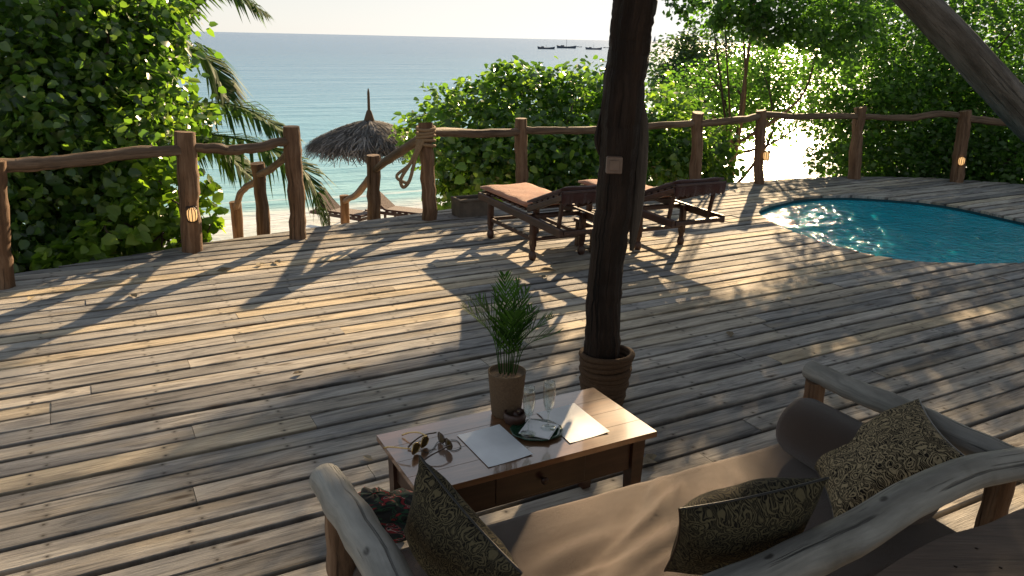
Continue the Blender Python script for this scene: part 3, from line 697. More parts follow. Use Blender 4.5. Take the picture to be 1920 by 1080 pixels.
# trough planter by the railing
tp = gnd(885, 403); tr = empty('trough_planter', (tp[0], tp[1], 0), R_(28)); tag(tr, 'dark weathered stone trough planter at the deck edge by the foot of a lounger', 'planter')
def rough_block(size, seed, amp=.012, n=8):
    mb = MB(); sx, sy, sz = size; N = n
    def P(x, y, z):
        q = mnoise.noise(Vector((x * 9 + seed, y * 9, z * 9))); return (x * (1 + amp * 4 * q), y * (1 + amp * 5 * q), z + amp * q)
    vs = []; fs = []; idx = {}
    def vid(x, y, z):
        k = (round(x, 4), round(y, 4), round(z, 4))
        if k not in idx: idx[k] = len(vs); vs.append(P(*k))
        return idx[k]
    L = np.linspace(-.5, .5, N + 1)
    for i in range(N):
        for j in range(N):
            a, b, c, d = L[i], L[i + 1], L[j], L[j + 1]
            for ax in range(3):
                for s_ in (-.5, .5):
                    if ax == 2 and s_ > 0: continue
                    q = []
                    for (m1, m2) in ((a, c), (b, c), (b, d), (a, d)):
                        p = [0, 0, 0]; p[ax] = s_; p[(ax + 1) % 3] = m1; p[(ax + 2) % 3] = m2; q.append(vid(p[0] * sx, p[1] * sy, (p[2] + .5) * sz))
                    fs.append(tuple(q if s_ > 0 else q[::-1]))
    return mb.add(vs, fs)
auto_smooth(rough_block((.42, .24, .2), 3).build('trough_body', MAT['stone'], tr), 60)
MB().box((0, 0, .17), (.40, .22, .04)).build('soil', MAT['soil'], tr)
mb = MB(); [mb.bar(a, b, .035, .03, bev=.006) for a, b in (((-.22, -.115, .2), (.22, -.115, .2)), ((-.22, .115, .2), (.22, .115, .2)), ((-.2, -.1, .203), (-.2, .1, .203)), ((.2, -.1, .203), (.2, .1, .203)))]; mb.build('rim', MAT['stone'], tr)

# ------------------------------------------------------------------ coffee table and what stands on it
TZ = .47; tc = [gnd(*p, TZ) for p in [(706, 819), (1110, 722), (1230, 811), (792, 926)]]
tcen = sum(tc) / 4; ta = R_(28.4); tu = np.array([math.cos(ta), math.sin(ta), 0]); tv = np.array([-math.sin(ta), math.cos(ta), 0])
TLx, TLy = 1.045, .472
tb = empty('coffee_table', (tcen[0], tcen[1], 0), ta); tag(tb, 'varnished brown wooden coffee table with one drawer in front of the sofa', 'table')
for k in range(4):
    wv_ = TLy / 4; MB().box((0, -TLy / 2 + wv_ * (k + .5), TZ - .0125), (TLx, wv_ - .0003, .025), bev=.0009 if k in (1, 2) else .0012).build('top_board', MAT['table'], tb)
for x in (-TLx / 2 + .065, TLx / 2 - .065):
    for y in (-TLy / 2 + .06, TLy / 2 - .06):
        mb = MB(); mb.add([(x + sx * w_, y + sy * w_, z) for z, w_ in ((0, .022), (TZ - .0255, .031)) for sx, sy in ((-1, -1), (1, -1), (1, 1), (-1, 1))], [(3, 2, 1, 0), (4, 5, 6, 7), (0, 1, 5, 4), (1, 2, 6, 5), (2, 3, 7, 6), (3, 0, 4, 7)]); mb.build('leg', MAT['table_dark'], tb)
for y, nm in ((-TLy / 2 + .055, 'apron'), (TLy / 2 - .055, 'apron')):
    MB().box((0, y, TZ - .0255 - .075), (TLx - .196, .022, .15), bev=.002).build(nm, MAT['table_dark'], tb)
for x in (-TLx / 2 + .06, TLx / 2 - .06): MB().box((x, 0, TZ - .0255 - .075), (.022, TLy - .186, .15), bev=.002).build('apron', MAT['table_dark'], tb)
dr = MB().box((0, -TLy / 2 + .042, TZ - .103), (.4, .006, .118), bev=.0015).build('drawer_front', MAT['table_dark'], tb)
mb = MB().lathe([(.006, 0), (.006, .012), (.015, .018), (.016, .026), (.008, .031)], (0, 0, 0), 14); kb = mb.build('knob', MAT['table_dark'], dr, True); kb.location = (0, -TLy / 2 + .040, TZ - .10); kb.rotation_euler = (R_(90), 0, 0)
def on_table(px, dz=0.): p = gnd(px[0], px[1], TZ); return np.array([p[0], p[1], TZ + dz])
# sheets of paper
def sheet(px4, label):
    q = [on_table(p, .0012) for p in px4]; c = sum(q) / 4; o = []; N = 6
    e1 = (q[1] - q[0] + q[2] - q[3]) / 2; e2 = (q[3] - q[0] + q[2] - q[1]) / 2
    mb = MB(); vs = []
    for z0 in (0, .0006):
        for i in range(N + 1):
            for j in range(N + 1):
                u, v = i / N - .5, j / N - .5; lift = .006 * max(0, (u + v) - .5) ** 1.5 + .002 * (abs(u) * 2) ** 4
                vs.append(c + e1 * u + e2 * v + np.array([0, 0, z0 + lift]))
    n1 = (N + 1) ** 2; fs = []
    for i in range(N):
        for j in range(N):
            f = (i * (N + 1) + j, (i + 1) * (N + 1) + j, (i + 1) * (N + 1) + j + 1, i * (N + 1) + j + 1)
            fs.append(f); fs.append(tuple(x + n1 for x in f[::-1]))
    o = mb.add(vs, fs).build('paper_sheet', MAT['paper'], None, True, loc=tuple(c)); tag(o, label, 'paper', 'paper sheets on the coffee table')
sheet([(856, 817), (937, 797), (998, 853), (917, 878)], 'white paper sheet between the sunglasses and the champagne flutes')
sheet([(1005, 775), (1078, 757), (1142, 811), (1070, 832)], 'white paper sheet near the dark roof post end of the coffee table')
# leaf shaped green dish and folded napkin
dc = on_table((1000, 811), .0); dish = empty('leaf_dish', tuple(dc), R_(5)); tag(dish, 'dark green glazed leaf shaped dish under the champagne flutes', 'dish')
mb = MB(); N = 28; vs = [(0, 0, .006)]; fs = []
for k, (rr, z) in enumerate(((.5, .006), (.85, .009), (1.0, .016), (1.02, .012), (.8, .001))):
    for i in range(N):
        a = 2 * math.pi * i / N; rad = .098 * (1 + .12 * math.cos(a)) * (1 + .03 * math.sin(9 * a)); vs.append((rad * rr * math.cos(a) * 1.08, rad * rr * math.sin(a) * .92, z))
for i in range(N): fs.append((0, 1 + i, 1 + (i + 1) % N))
for k in range(4):
    for i in range(N): j = (i + 1) % N; fs.append((1 + k * N + i, 1 + (k + 1) * N + i, 1 + (k + 1) * N + j, 1 + k * N + j))
fs.append(tuple(1 + 4 * N + i for i in range(N - 1, -1, -1))); mb.add(vs, fs).build('dish_body', MAT['greendish'], dish, True)
nk = empty('paper_napkin', tuple(dc + np.array([.022, -.004, .0175])), R_(70)); tag(nk, 'folded white napkin lying in the green leaf dish', 'napkin')
MB().add([(-.065, -.065, 0), (.065, -.065, 0), (.065, .065, .001), (-.065, .065, 0), (-.065, -.065, .0016), (.065, -.065, .0016), (.065, .065, .0026), (-.065, .065, .0016)], [(3, 2, 1, 0), (4, 5, 6, 7), (0, 1, 5, 4), (1, 2, 6, 5), (2, 3, 7, 6), (3, 0, 4, 7)]).build('folded_sheet', MAT['paper'], nk)
MB().add([(-.064, -.06, .0027), (.0, -.062, .003), (.062, .06, .004), (-.064, .0, .003), (-.064, -.06, .0037), (.0, -.062, .004), (.062, .06, .005), (-.064, .0, .004)], [(3, 2, 1, 0), (4, 5, 6, 7), (0, 1, 5, 4), (1, 2, 6, 5), (2, 3, 7, 6), (3, 0, 4, 7)]).build('folded_flap', MAT['paper'], nk)
def flute(px, label):
    c = on_table(px, .0215); g = empty('champagne_flute', tuple(c)); tag(g, label, 'glass', 'champagne flutes in the green dish')
    MB().lathe([(.031, 0), (.031, .0015), (.016, .004), (.0045, .009), (.0035, .02), (.0033, .06), (.005, .072)], n=20).build('stem', MAT['glass'], g, True)
    MB().lathe([(.005, .0725), (.014, .083), (.021, .105), (.0245, .14), (.0245, .18), (.0225, .205), (.0213, .205), (.0233, .18), (.0233, .14), (.0195, .106), (.012, .086), (.002, .080)], n=20).build('bowl', MAT['glass'], g, True)
flute((990, 822), 'empty champagne flute on the wooden bowl side of the green dish')
flute((1027, 811), 'empty champagne flute on the post side of the green dish')
bc = on_table((965, 793)); bw = empty('wooden_bowl', tuple(bc)); tag(bw, 'small dark carved wooden bowl against the foot of the plant pot', 'bowl')
MB().lathe([(.03, 0), (.042, .008), (.048, .03), (.046, .05), (.040, .052), (.038, .035), (.028, .016), (.004, .012)], n=20).build('bowl_body', MAT['bowl'], bw, True)
MB().lathe([(.003, .016), (.018, .02), (.02, .036), (.012, .05), (.003, .052)], (.008, .006, 0), 12).build('seed_pod', MAT['bowl'], bw, True)
# sunglasses
def glasses(px, rz, tilt, frame, label, big=.86):
    c = on_table(px, .003); g = empty('sunglasses', tuple(c), rz); tag(g, label, 'sunglasses', 'sunglasses on the coffee table')
    # local x across the lenses, lenses stand upright on their lower rim, arms folded out to +y
    for s_ in (-1, 1):
        ring = [np.array([s_ * .034 * big + .030 * big * math.cos(a), -.006 * abs(math.cos(a)), (.027 + .025 * math.sin(a)) * big]) for a in np.linspace(0, 6.2832, 25)]
        lm = MB().tube(ring, .0026, 6, False).build('rim', frame, g, True)
        mb = MB(); mb.add([(s_ * .034 * big, .001, .027 * big)] + [tuple(p) for p in ring[:-1]], [(0, 1 + i, 1 + (i + 1) % 24) for i in range(24)]); mb.build('lens', MAT['lens'], g, True)
        P = sub([(s_ * .066 * big, 0, .04 * big), (s_ * .069, .05, .032), (s_ * .066, .095, .02), (s_ * .06, .125, .004)], 4)
        MB().tube(P, [.0028] * (len(P) - 4) + [.0035] * 4, 6).build('arm', frame, g, True)
    MB().tube(sub([(-.008, 0, .035), (0, 0, .038), (.008, 0, .035)], 3), .0022, 6).build('bridge', frame, g, True)
    return g
glasses((786, 846), R_(62), 0, MAT['gold'], 'gold wire sunglasses next to the tip of the dark cushion')
glasses((832, 838), R_(125), 0, MAT['tort'], 'tortoiseshell sunglasses lying next to a sheet of paper')
P = sub([on_table((790, 845), .003), on_table((800, 850), .003), on_table((812, 843), .004), on_table((822, 830), .004), on_table((836, 838), .003), on_table((850, 846), .003), on_table((864, 840), .003), on_table((858, 828), .003), on_table((845, 826), .003)], 6)
o = MB().tube(P, .0016, 6).build('glasses_cord', MAT['black'], None, True, loc=tuple(P[0])); tag(o, 'thin dark cord looped around the two pairs of sunglasses', 'cord')
# potted palm
pc = on_table((949, 775)); pot = empty('potted_palm', tuple(pc)); tag(pot, 'small green palm in a woven basket pot on the coffee table', 'potted plant')
prof = [(.060, 0), (.062, .004)] + [(.0625 + .0165 * t + .0012 * (i % 2), .004 + .186 * t) for i, t in enumerate(np.linspace(0.02, 1, 26))] + [(.081, .198), (.077, .198), (.073, .185)]
MB().lathe(prof, n=28).build('basket', MAT['basket'], pot, True)
MB().lathe([(.0735, .165), (.0735, .176), (.04, .182), (.004, .184)], n=20).build('soil', MAT['soil'], pot, True)
def set_rnd(me, vals):
    a = me.attributes.new('rnd', 'FLOAT', 'POINT'); a.data.foreach_set('value', np.array(vals, np.float32))
def frond(name, pts, mat, parent, nl, ll, lw, seed, rr=.006, droop=.5, fwd=.55, gap0=.12, local=None, flat=0.):
    """stem with paired leaflets, one mesh"""
    g = np.random.default_rng(seed); P = sub(pts, 10); m = len(P); mb = MB(); mb.tube(P, np.linspace(rr, rr * .25, m), 5)
    rnd = [.25] * len(mb.v); T = np.gradient(P, axis=0); T /= np.linalg.norm(T, axis=1)[:, None]
    for i in range(nl):
        t = gap0 + (1 - gap0) * (i + .5) / nl; x = t * (m - 1); k = min(m - 2, int(x)); p = P[k] + (P[k + 1] - P[k]) * (x - k); tg = T[k]
        side = np.cross(tg, [0, 0, 1.]); side /= np.linalg.norm(side) + 1e-9; up = np.cross(side, tg)
        L = ll * (math.sin(math.pi * min(1, .18 + .8 * t)) ** .7) * g.uniform(.85, 1.1)
        for s_ in (-1, 1):
            d = side * s_ * (1 - .35 * t) + tg * fwd * g.uniform(.8, 1.3) + up * (.25 * (1 - flat) + .12 * g.normal()); d /= np.linalg.norm(d)
            q1 = p + d * L * .5 - np.array([0, 0, droop * L * .13]); q2 = p + d * L * .9 - np.array([0, 0, droop * L * .5]); wv_ = np.cross(d, up); wv_ /= np.linalg.norm(wv_) + 1e-9
            b = len(mb.v); mb.add([p - wv_ * lw * .35, p + wv_ * lw * .35, q1 + wv_ * lw * .5 - up * lw * .1, q1 - wv_ * lw * .5 - up * lw * .1, q2], [(0, 1, 2, 3), (3, 2, 4)])
            rnd += [g.uniform(0, 1)] * 5
    o = mb.build(name, mat, parent); set_rnd(o.data, rnd); return o
gp = np.random.default_rng(5)
tips = [(-.13, -.02, .50), (-.10, .05, .52), (-.05, -.03, .57), (-.015, .05, .56), (.03, -.02, .55), (.06, .05, .53), (.10, -.03, .50), (.145, .03, .43), (.17, -.04, .36), (-.15, .03, .43), (-.06, .09, .50), (.08, .10, .46), (.02, -.09, .48)]
for k, (x, y, z) in enumerate(tips):
    x *= 1.25; z *= 1.04 + .07 * math.sin(k * 5.)
    if k == 10: continue
    b = np.array([x * .16, y * .16, .18]); t = np.array([x, y, z]); mid = b * .5 + t * .5 + np.array([-x * .22, -y * .22, .03])
    frond('frond', [b, mid, t], MAT['potpalm'], pot, 17, .15, .0075, 60 + k, .0028, .08, 1.0, .24)

# ------------------------------------------------------------------ sofa
sa = R_(27); SU = np.array([math.cos(sa), math.sin(sa), 0]); SW = np.array([math.sin(sa), -math.cos(sa), 0]); S0 = gnd(615, 905, .72) * [1, 1, 0]
sofa = empty('log_sofa', tuple(S0), sa); tag(sofa, 'daybed sofa framed in grey peeled logs with tan brown seat cushion', 'sofa')
# local: x along the seat, y towards the table (front is y=0, back is y=-.87)
SLn = 2.02
def slog(name, pts, rad, seed, mat='driftwood', n=18): return log(name, pts, rad, MAT[mat], sofa, seed, n=n, rough=.012, sm=7, wob=.008, round_end=.4, rj=.006)
slog('arm_log', [(0, .03, .715), (.01, -.2, .73), (.02, -.5, .72), (.0, -.86, .74), (-.01, -1.0, .74)], [.05, .054, .056, .056, .054], 71)
slog('arm_log', [(SLn, .03, .715), (SLn, -.25, .722), (SLn + .01, -.55, .72), (SLn - .01, -.86, .735), (SLn, -.98, .735)], [.042, .045, .047, .048, .046], 72)
slog('back_log', [(-.12, -.845, .70), (.3, -.85, .715), (.75, -.875, .70), (1.2, -.865, .735), (1.65, -.83, .765), (2.15, -.85, .74)], [.05, .052, .056, .058, .054, .05], 73)
for x in (.02, SLn - .02):
    for y in (-.02, -.80):
        log('leg', [(x, y, .0), (x + .006, y, .3), (x, y, .69)], [.045, .043, .04], MAT['rail'], sofa, 74 + int(x) + int(-y * 3), n=12, rough=.04, wob=.008)
for y in (-.03, -.80): log('seat_rail', [(.0, y, .27), (1.0, y, .275), (SLn, y, .27)], .04, MAT['rail_long'], sofa, 80 + int(-y * 5), n=10, wob=.01)
for k in range(9): MB().box((.13 + k * .22, -.415, .322), (.12, .80, .02), bev=.004).build('seat_slat', MAT['rail_long'], sofa)
MB().box((1.01, -.415, .25), (1.9, .74, .018)).build('under_board', MAT['rail_long'], sofa)
# seat cushion
mb = MB(); NX, NY = 150, 66; vs = []; g9 = np.random.default_rng(12)
def seat_h(u, v):
    x, y = u * 1.94, v * .84
    e = min(1, min(u, 1 - u) * 30) ** .5 * min(1, min(v, 1 - v) * 14) ** .5
    h = .125 * (.45 + .55 * e)
    h += .008 * mnoise.noise(Vector((x * 3, y * 3, 1)))
    for (cx, cy, ang, ln, wd, amp) in ((.98, .25, 2.6, .30, .035, .012), (1.10, .12, 2.45, .16, .022, .010), (.85, .40, 2.8, .40, .04, .012), (1.25, .34, 2.3, .22, .03, .010), (.66, .30, 2.9, .3, .04, .009), (.5, .5, .4, .35, .05, .01), (1.4, .22, 2.2, .16, .025, .008), (1.0, .52, 2.75, .4, .05, .012), (1.08, .20, 2.55, .17, .014, .006), (1.18, .16, 2.4, .12, .012, .006), (.80, .33, 2.7, .3, .016, .005), (.92, .45, 2.85, .3, .018, .006), (1.32, .28, 2.2, .15, .014, .005), (.6, .42, 3.0, .3, .02, .005), (.45, .62, .5, .25, .02, .005), (1.15, .62, 2.6, .3, .02, .006)):
        dx, dy = x - cx, y - cy; a = dx * math.cos(ang) + dy * math.sin(ang); b = -dx * math.sin(ang) + dy * math.cos(ang) + .25 * a * a
        h += 1.7 * amp * math.exp(-(a / ln) ** 2 * 3) * (math.exp(-(b / wd) ** 2) - .6 * math.exp(-((b - wd * 1.5) / wd) ** 2))
    return h
for i in range(NX + 1):
    for j in range(NY + 1):
        u, v = i / NX, j / NY; vs.append((.04 + u * 1.94, .005 - v * .84, .333 + seat_h(u, v)))
n1 = len(vs)
for i in range(NX + 1):
    for j in range(NY + 1): u, v = i / NX, j / NY; vs.append((.04 + u * 1.94, .005 - v * .84, .333))
fs = []
for i in range(NX):
    for j in range(NY):
        q = (i * (NY + 1) + j, i * (NY + 1) + j + 1, (i + 1) * (NY + 1) + j + 1, (i + 1) * (NY + 1) + j); fs.append(q); fs.append(tuple(x + n1 for x in q[::-1]))
for i in range(NX):
    for j in (0, NY): a, b = i * (NY + 1) + j, (i + 1) * (NY + 1) + j; q = (a, b, b + n1, a + n1); fs.append(q if j == 0 else q[::-1])
for j in range(NY):
    for i in (0, NX): a, b = i * (NY + 1) + j, i * (NY + 1) + j + 1; q = (a, b, b + n1, a + n1); fs.append(q if i else q[::-1])
mb.add(vs, fs).build('seat_cushion', MAT['sofa'], sofa, True)
def spt(x, y, z): return S0 + SU * x - SW * y + np.array([0, 0, z])
# bolster
bl = empty('bolster', tuple(spt(1.80, -.02, .59))); tag(bl, 'brown cylindrical bolster lying against the sofa arm away from the red cloth', 'bolster'); bl.location = (0, 0, 0)
b0 = gnd(1487, 790, .585); bd = SW
prof = [(.004, 0), (.07, .004), (.108, .018), (.118, .045), (.12, .12), (.122, .3), (.12, .5), (.116, .56), (.1, .59), (.06, .6), (.004, .602)]
Pq = [b0 + bd * z for r, z in prof]
MB().tube(Pq, [r for r, z in prof], 24, True).build('bolster_cover', MAT['bolster'], bl, True)
MB().tube([b0 - bd * .003, b0 + bd * .004], .012, 12).build('button', MAT['bolster'], bl, True)
def pillow(q, t, mat, label, seed, bulge=1.):
    q = [np.array(p, float) for p in q]; c = sum(q) / 4; e1 = (q[1] - q[0] + q[2] - q[3]) / 2; e2 = (q[3] - q[0] + q[2] - q[1]) / 2
    nn = np.cross(e1, e2); nn /= np.linalg.norm(nn); N = 26; mb = MB(); vs = []; uvs = []; fs = []
    for sd in (1, -1):
        for i in range(N + 1):
            for j in range(N + 1):
                u, v = i / N * 2 - 1, j / N * 2 - 1
                x = u * (1 - .085 * (1 - v * v) * abs(u) ** 2); y = v * (1 - .085 * (1 - u * u) * abs(v) ** 2)
                h = t * (max(0, 1 - abs(u) ** 2.6) * max(0, 1 - abs(v) ** 2.6)) ** .55 * bulge
                h += .012 * mnoise.noise(Vector((u * 2.2, v * 2.2, seed + sd))) * (1 - max(abs(u), abs(v)) ** 6)
                vs.append(c + e1 * x / 2 + e2 * y / 2 + nn * sd * (h + .0012)); uvs.append((u * .5 + .5 + (2 if sd < 0 else 0), v * .5 + .5))
    n1 = (N + 1) ** 2
    for i in range(N):
        for j in range(N):
            f = (i * (N + 1) + j, (i + 1) * (N + 1) + j, (i + 1) * (N + 1) + j + 1, i * (N + 1) + j + 1); fs.append(f); fs.append(tuple(x + n1 for x in f[::-1]))
    b = [i * (N + 1) for i in range(N + 1)] + [N * (N + 1) + j for j in range(1, N + 1)] + [i * (N + 1) + N for i in range(N - 1, -1, -1)] + [j for j in range(N - 1, 0, -1)]
    for k in range(len(b)): a, d = b[k], b[(k + 1) % len(b)]; fs.append((a, a + n1, d + n1, d))
    g = empty('cushion', tuple(c)); tag(g, label, 'cushion', 'batik cushions on the sofa')
    mb.add([p - c for p in vs], fs).build('cover', mat, g, True, uv=uvs)
    rim = [vs[k] - c for k in b] + [vs[b[0]] - c]
    MB().tube(rim, .0035, 6, False).build('piping', MAT['black'], g, True)
    return g
pillow([[1.137, 2.62, .50], [1.473, 2.58, .80], [1.422, 2.133, .785], [1.054, 2.18, .535]], .075, MAT['batik'], 'black and cream swirl print cushion leaning over the bolster', 1)
pillow([[.455, 1.75, .85], [.844, 1.83, .90], [.888, 2.03, .56], [.463, 1.955, .50]], .08, MAT['batik_dark'], 'dark printed cushion slumped against the middle of the sofa back', 2)
pillow([[-.266, 1.842, .949], [.067, 1.588, .753], [-.067, 1.763, .425], [-.283, 2.025, .555]], .062, MAT['batik_dark'], 'dark olive printed cushion standing on its corner by the red cloth', 3)
# folded cloth bundle
kc = gnd(722, 972, .50); kg = empty('folded_cloth', (kc[0], kc[1], .455)); tag(kg, 'crumpled red, green and white printed cloth on the sofa seat beside the arm', 'cloth')
for k, (dx, dy, z, sx, sy, sz, rz) in enumerate(((.0, -.02, .03, .12, .09, .035, .2), (.02, .03, .07, .10, .075, .032, .7), (-.035, .02, .095, .08, .06, .03, -.3))):
    mb = MB(); N, Mx = 26, 14; vs = []; fs = []
    for i in range(Mx + 1):
        for j in range(N):
            ph = math.pi * i / Mx; th = 2 * math.pi * j / N; q = 1 + .22 * mnoise.noise(Vector((math.cos(th) * 2 + k * 7, math.sin(th) * 2, ph * 2.2))) + .08 * math.sin(7 * th + 3 * ph)
            x, y = sx * math.sin(ph) * math.cos(th) * q, sy * math.sin(ph) * math.sin(th) * q
            vs.append((dx + x * math.cos(rz) - y * math.sin(rz), dy + x * math.sin(rz) + y * math.cos(rz), z + sz * math.cos(ph) * q))
    for i in range(Mx):
        for j in range(N): a = (j + 1) % N; fs.append((i * N + j, (i + 1) * N + j, (i + 1) * N + a, i * N + a))
    mb.add(vs, fs).build('cloth_fold', MAT['kanga'], kg, True)
# slab table behind the sofa
sl = empty('slab_table', (0, 0, 0)); tag(sl, 'dark brown wooden slab table edge behind the sofa back log', 'table')
SZ = .75; pts = [gnd(1630, 1085, SZ), gnd(1700, 1040, SZ), gnd(1770, 1005, SZ), gnd(1850, 982, SZ), gnd(1925, 950, SZ), gnd(2080, 905, SZ)]
ed = sub(pts, 5)[:, :2]; back = [np.array([2.1, 1.35]), np.array([1.6, 1.0]), np.array([1.1, .98]), np.array([.85, 1.25])]
poly = [tuple(p) for p in ed] + [tuple(p) for p in back]; n = len(poly); cpt = np.mean(poly, axis=0)
vs = []
for z, s_ in ((SZ - .045, .99), (SZ - .008, 1.), (SZ, .992)): vs += [tuple(cpt + (np.array(p) - cpt) * s_) + (z,) for p in poly]
MB().add(vs, [tuple(range(n))] + [tuple(2 * n + i for i in range(n - 1, -1, -1))] + [(r * n + (i + 1) % n, r * n + i, (r + 1) * n + i, (r + 1) * n + (i + 1) % n) for r in range(2) for i in range(n)]).build('slab_top', MAT['slab'], sl)
for p in ((1.05, 1.25), (1.15, 1.55), (1.75, 1.9), (1.75, 1.35)): log('leg', [(p[0], p[1], 0), (p[0], p[1], .35), (p[0], p[1], SZ - .046)], .04, MAT['rail'], sl, 90, n=10)
for px in ((1831, 1028), (1876, 1064), (1792, 1062)):
    p = gnd(*px, SZ); MB().lathe([(.0045, 0), (.0045, .0012), (.002, .0022)], (p[0], p[1], SZ), 10).build('screw_head', MAT['iron'], sl)

# ------------------------------------------------------------------ beach: parasol, loungers
pp = atY(695, 300, 19.); par = empty('thatched_parasol', (pp[0], pp[1], ground_z(pp[0], pp[1]))); tag(par, 'round thatched beach parasol with a tall spike on top', 'parasol')
gz = ground_z(pp[0], pp[1]); apex = atY(695, 230, 19)[2] - gz; brim = atY(695, 279, 19)[2] - gz; tipz = atY(695, 166, 19)[2] - gz
log('pole', [(0, 0, -.2), (.02, .01, 1.), (0, 0, apex)], [.075, .07, .06], MAT['rail'], par, 101)
MB().lathe([(.16, apex - .1), (.13, apex + .06), (.085, apex + .2), (.06, apex + .27), (.035, apex + .3), (.03, tipz - .1), (.012, tipz)], n=12).build('finial', MAT['bark_dark'], par, True)
for k in range(6):
    a = k * math.pi / 3 + .3; MB().tube([(.05 * math.cos(a), .05 * math.sin(a), brim - .35), (.85 * math.cos(a), .85 * math.sin(a), brim + .32)], .03, 7).build('strut', MAT['bark_dark'], par, True)
g7 = np.random.default_rng(3); vs = []; fs = []; rn = []
RB = 1.6
for k in range(5200):
    lay = g7.uniform(0, 1) ** .8; a = g7.uniform(0, 6.2832); r0 = .05 + lay * (RB - .55); L = g7.uniform(.4, .75)
    hh = lambda r: apex - .02 - (apex - brim) * (r / RB) ** 1.4
    r1 = r0 + L * .6; r2 = min(r0 + L, RB * g7.uniform(.95, 1.13)); j = g7.normal() * .16; off = g7.uniform(.0, .10)
    z0 = hh(r0) + off; z1 = hh(r1) + off + .02; z2 = hh(r2) - g7.uniform(0, .14) + off * .3
    wv_ = g7.uniform(.008, .02); b = len(vs)
    for (r, z, aa, ww) in ((r0, z0, a, wv_), (r1, z1, a + j * .4, wv_), (r2, z2, a + j, wv_ * .4)):
        t = np.array([-math.sin(aa), math.cos(aa), 0]) * ww; p = np.array([r * math.cos(aa), r * math.sin(aa), z]); vs += [p - t, p + t]
    fs += [(b, b + 1, b + 3, b + 2), (b + 2, b + 3, b + 5, b + 4)]; rn += [g7.uniform()] * 6
o = MB().add(vs, fs).build('thatch', MAT['thatch'], par); set_rnd(o.data, rn); tag(o, kind='stuff')
mb = MB().lathe([(RB * .93, brim + .03), (RB * .6, brim + (apex - brim) * .46), (.1, apex - .08)], n=24, cap=False); o = mb.build('thatch_underlay', MAT['thatch'], par, True); set_rnd(o.data, [.1] * len(o.data.vertices))
def beach_lounger(px, Y, rz, label):
    p = atY(px[0], px[1], Y); z = ground_z(p[0], p[1]); g = empty('beach_lounger', (p[0], p[1], z), rz); tag(g, label, 'sun lounger', 'loungers on the beach'); m = MAT['mahogany']
    for x in (.1, 1.2):
        for y in (-.28, .28): MB().box((x, y, .15), (.06, .06, .34), bev=.006).build('leg', m, g)
    for y in (-.31, .31): MB().bar((0, y, .34), (1.85, y, .34), .04, .09, bev=.006).build('side_rail', m, g)
    for x in (0., 1.85): MB().bar((x, -.29, .34), (x, .29, .34), .04, .08, bev=.006).build('cross_rail', m, g)
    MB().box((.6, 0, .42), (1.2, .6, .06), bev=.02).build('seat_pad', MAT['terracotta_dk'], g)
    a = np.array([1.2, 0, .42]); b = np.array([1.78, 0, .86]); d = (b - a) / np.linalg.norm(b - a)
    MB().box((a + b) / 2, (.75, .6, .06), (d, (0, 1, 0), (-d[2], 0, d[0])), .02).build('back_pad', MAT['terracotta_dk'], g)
    for y in (-.2, .2): MB().bar((1.6, y, .7), (1.78, y, .36), .03, .04).build('prop', m, g)
    for k in range(6): MB().box((1.15 - k * .21, 0, .385), (.09, .6, .02)).build('slat', m, g)
    return g
beach_lounger((690, 402), 21.5, R_(152), 'brown beach lounger seen through the stair posts')
beach_lounger((800, 402), 21.8, R_(158), 'brown beach lounger beside the thatched parasol, stair handrail side')

# ------------------------------------------------------------------ boats
def boat(px, py, ln, label, mast=0., name='fishing_boat', sail=0.):
    p = gnd(px, py, SEA_Z); D = np.linalg.norm(p[:2]); L = ln / FPX * D; g = empty(name, (p[0], p[1], SEA_Z), math.atan2(p[1], p[0]) - math.pi / 2 + random.uniform(-.15, .15)); tag(g, label, 'boat', 'boats moored on the sea')
    mb = MB(); N = 12; vs = []; H_ = L * .085
    for i in range(N + 1):
        t = i / N * 2 - 1; wd = L * .11 * max(.02, 1 - abs(t) ** 2.5); sh = H_ * (1 + .7 * t * t)
        vs += [(t * L / 2, -wd, sh), (t * L / 2 * .93, -wd * .6, -.1), (t * L / 2 * .93, wd * .6, -.1), (t * L / 2, wd, sh)]
    fs = [(4 * i + a, 4 * i + 4 + a, 4 * i + 5 + a, 4 * i + 1 + a) for i in range(N) for a in range(3)] + [(4 * i + 3, 4 * i + 7, 4 * i + 4, 4 * i) for i in range(N)] + [(0, 1, 2, 3), (4 * N + 3, 4 * N + 2, 4 * N + 1, 4 * N)]
    mb.add(vs, fs).build('hull', MAT['hull'], g, True)
    MB().box((-L * .2, 0, H_ * 1.25), (L * .16, L * .12, H_ * .9)).build('cabin', MAT['hull'], g)
    if mast: MB().tube([(0, 0, 0), (0, 0, mast / FPX * D)], L * .008, 6).build('mast', MAT['hull'], g)
    if sail: h = sail / FPX * D; MB().add([(-L * .3, 0, h * .15), (L * .25, .1, h * .12), (L * .05, .05, h), (-L * .3, .4, h * .15), (L * .25, .5, h * .12), (L * .05, .45, h)], [(0, 1, 2), (5, 4, 3), (0, 3, 4, 1), (1, 4, 5, 2), (2, 5, 3, 0)]).build('sail', MAT['sail'], g)
boat(1024, 92, 32, 'dark moored boat with low cabin, farthest from the roof post', 7)
boat(1062, 90.5, 36, 'dark moored boat with a tall mast', 15)
boat(1086, 88.5, 10, 'tiny far boat between the two larger moored boats')
boat(1113, 93, 30, 'dark moored boat with low masts close to the roof post', 9)
boat(1136, 90, 10, 'tiny far boat half hidden by the roof post')
boat(1227, 80.5, 9, 'far sailing boat on the hazy horizon beyond the roof post', 0, 'sailing_boat', 13)

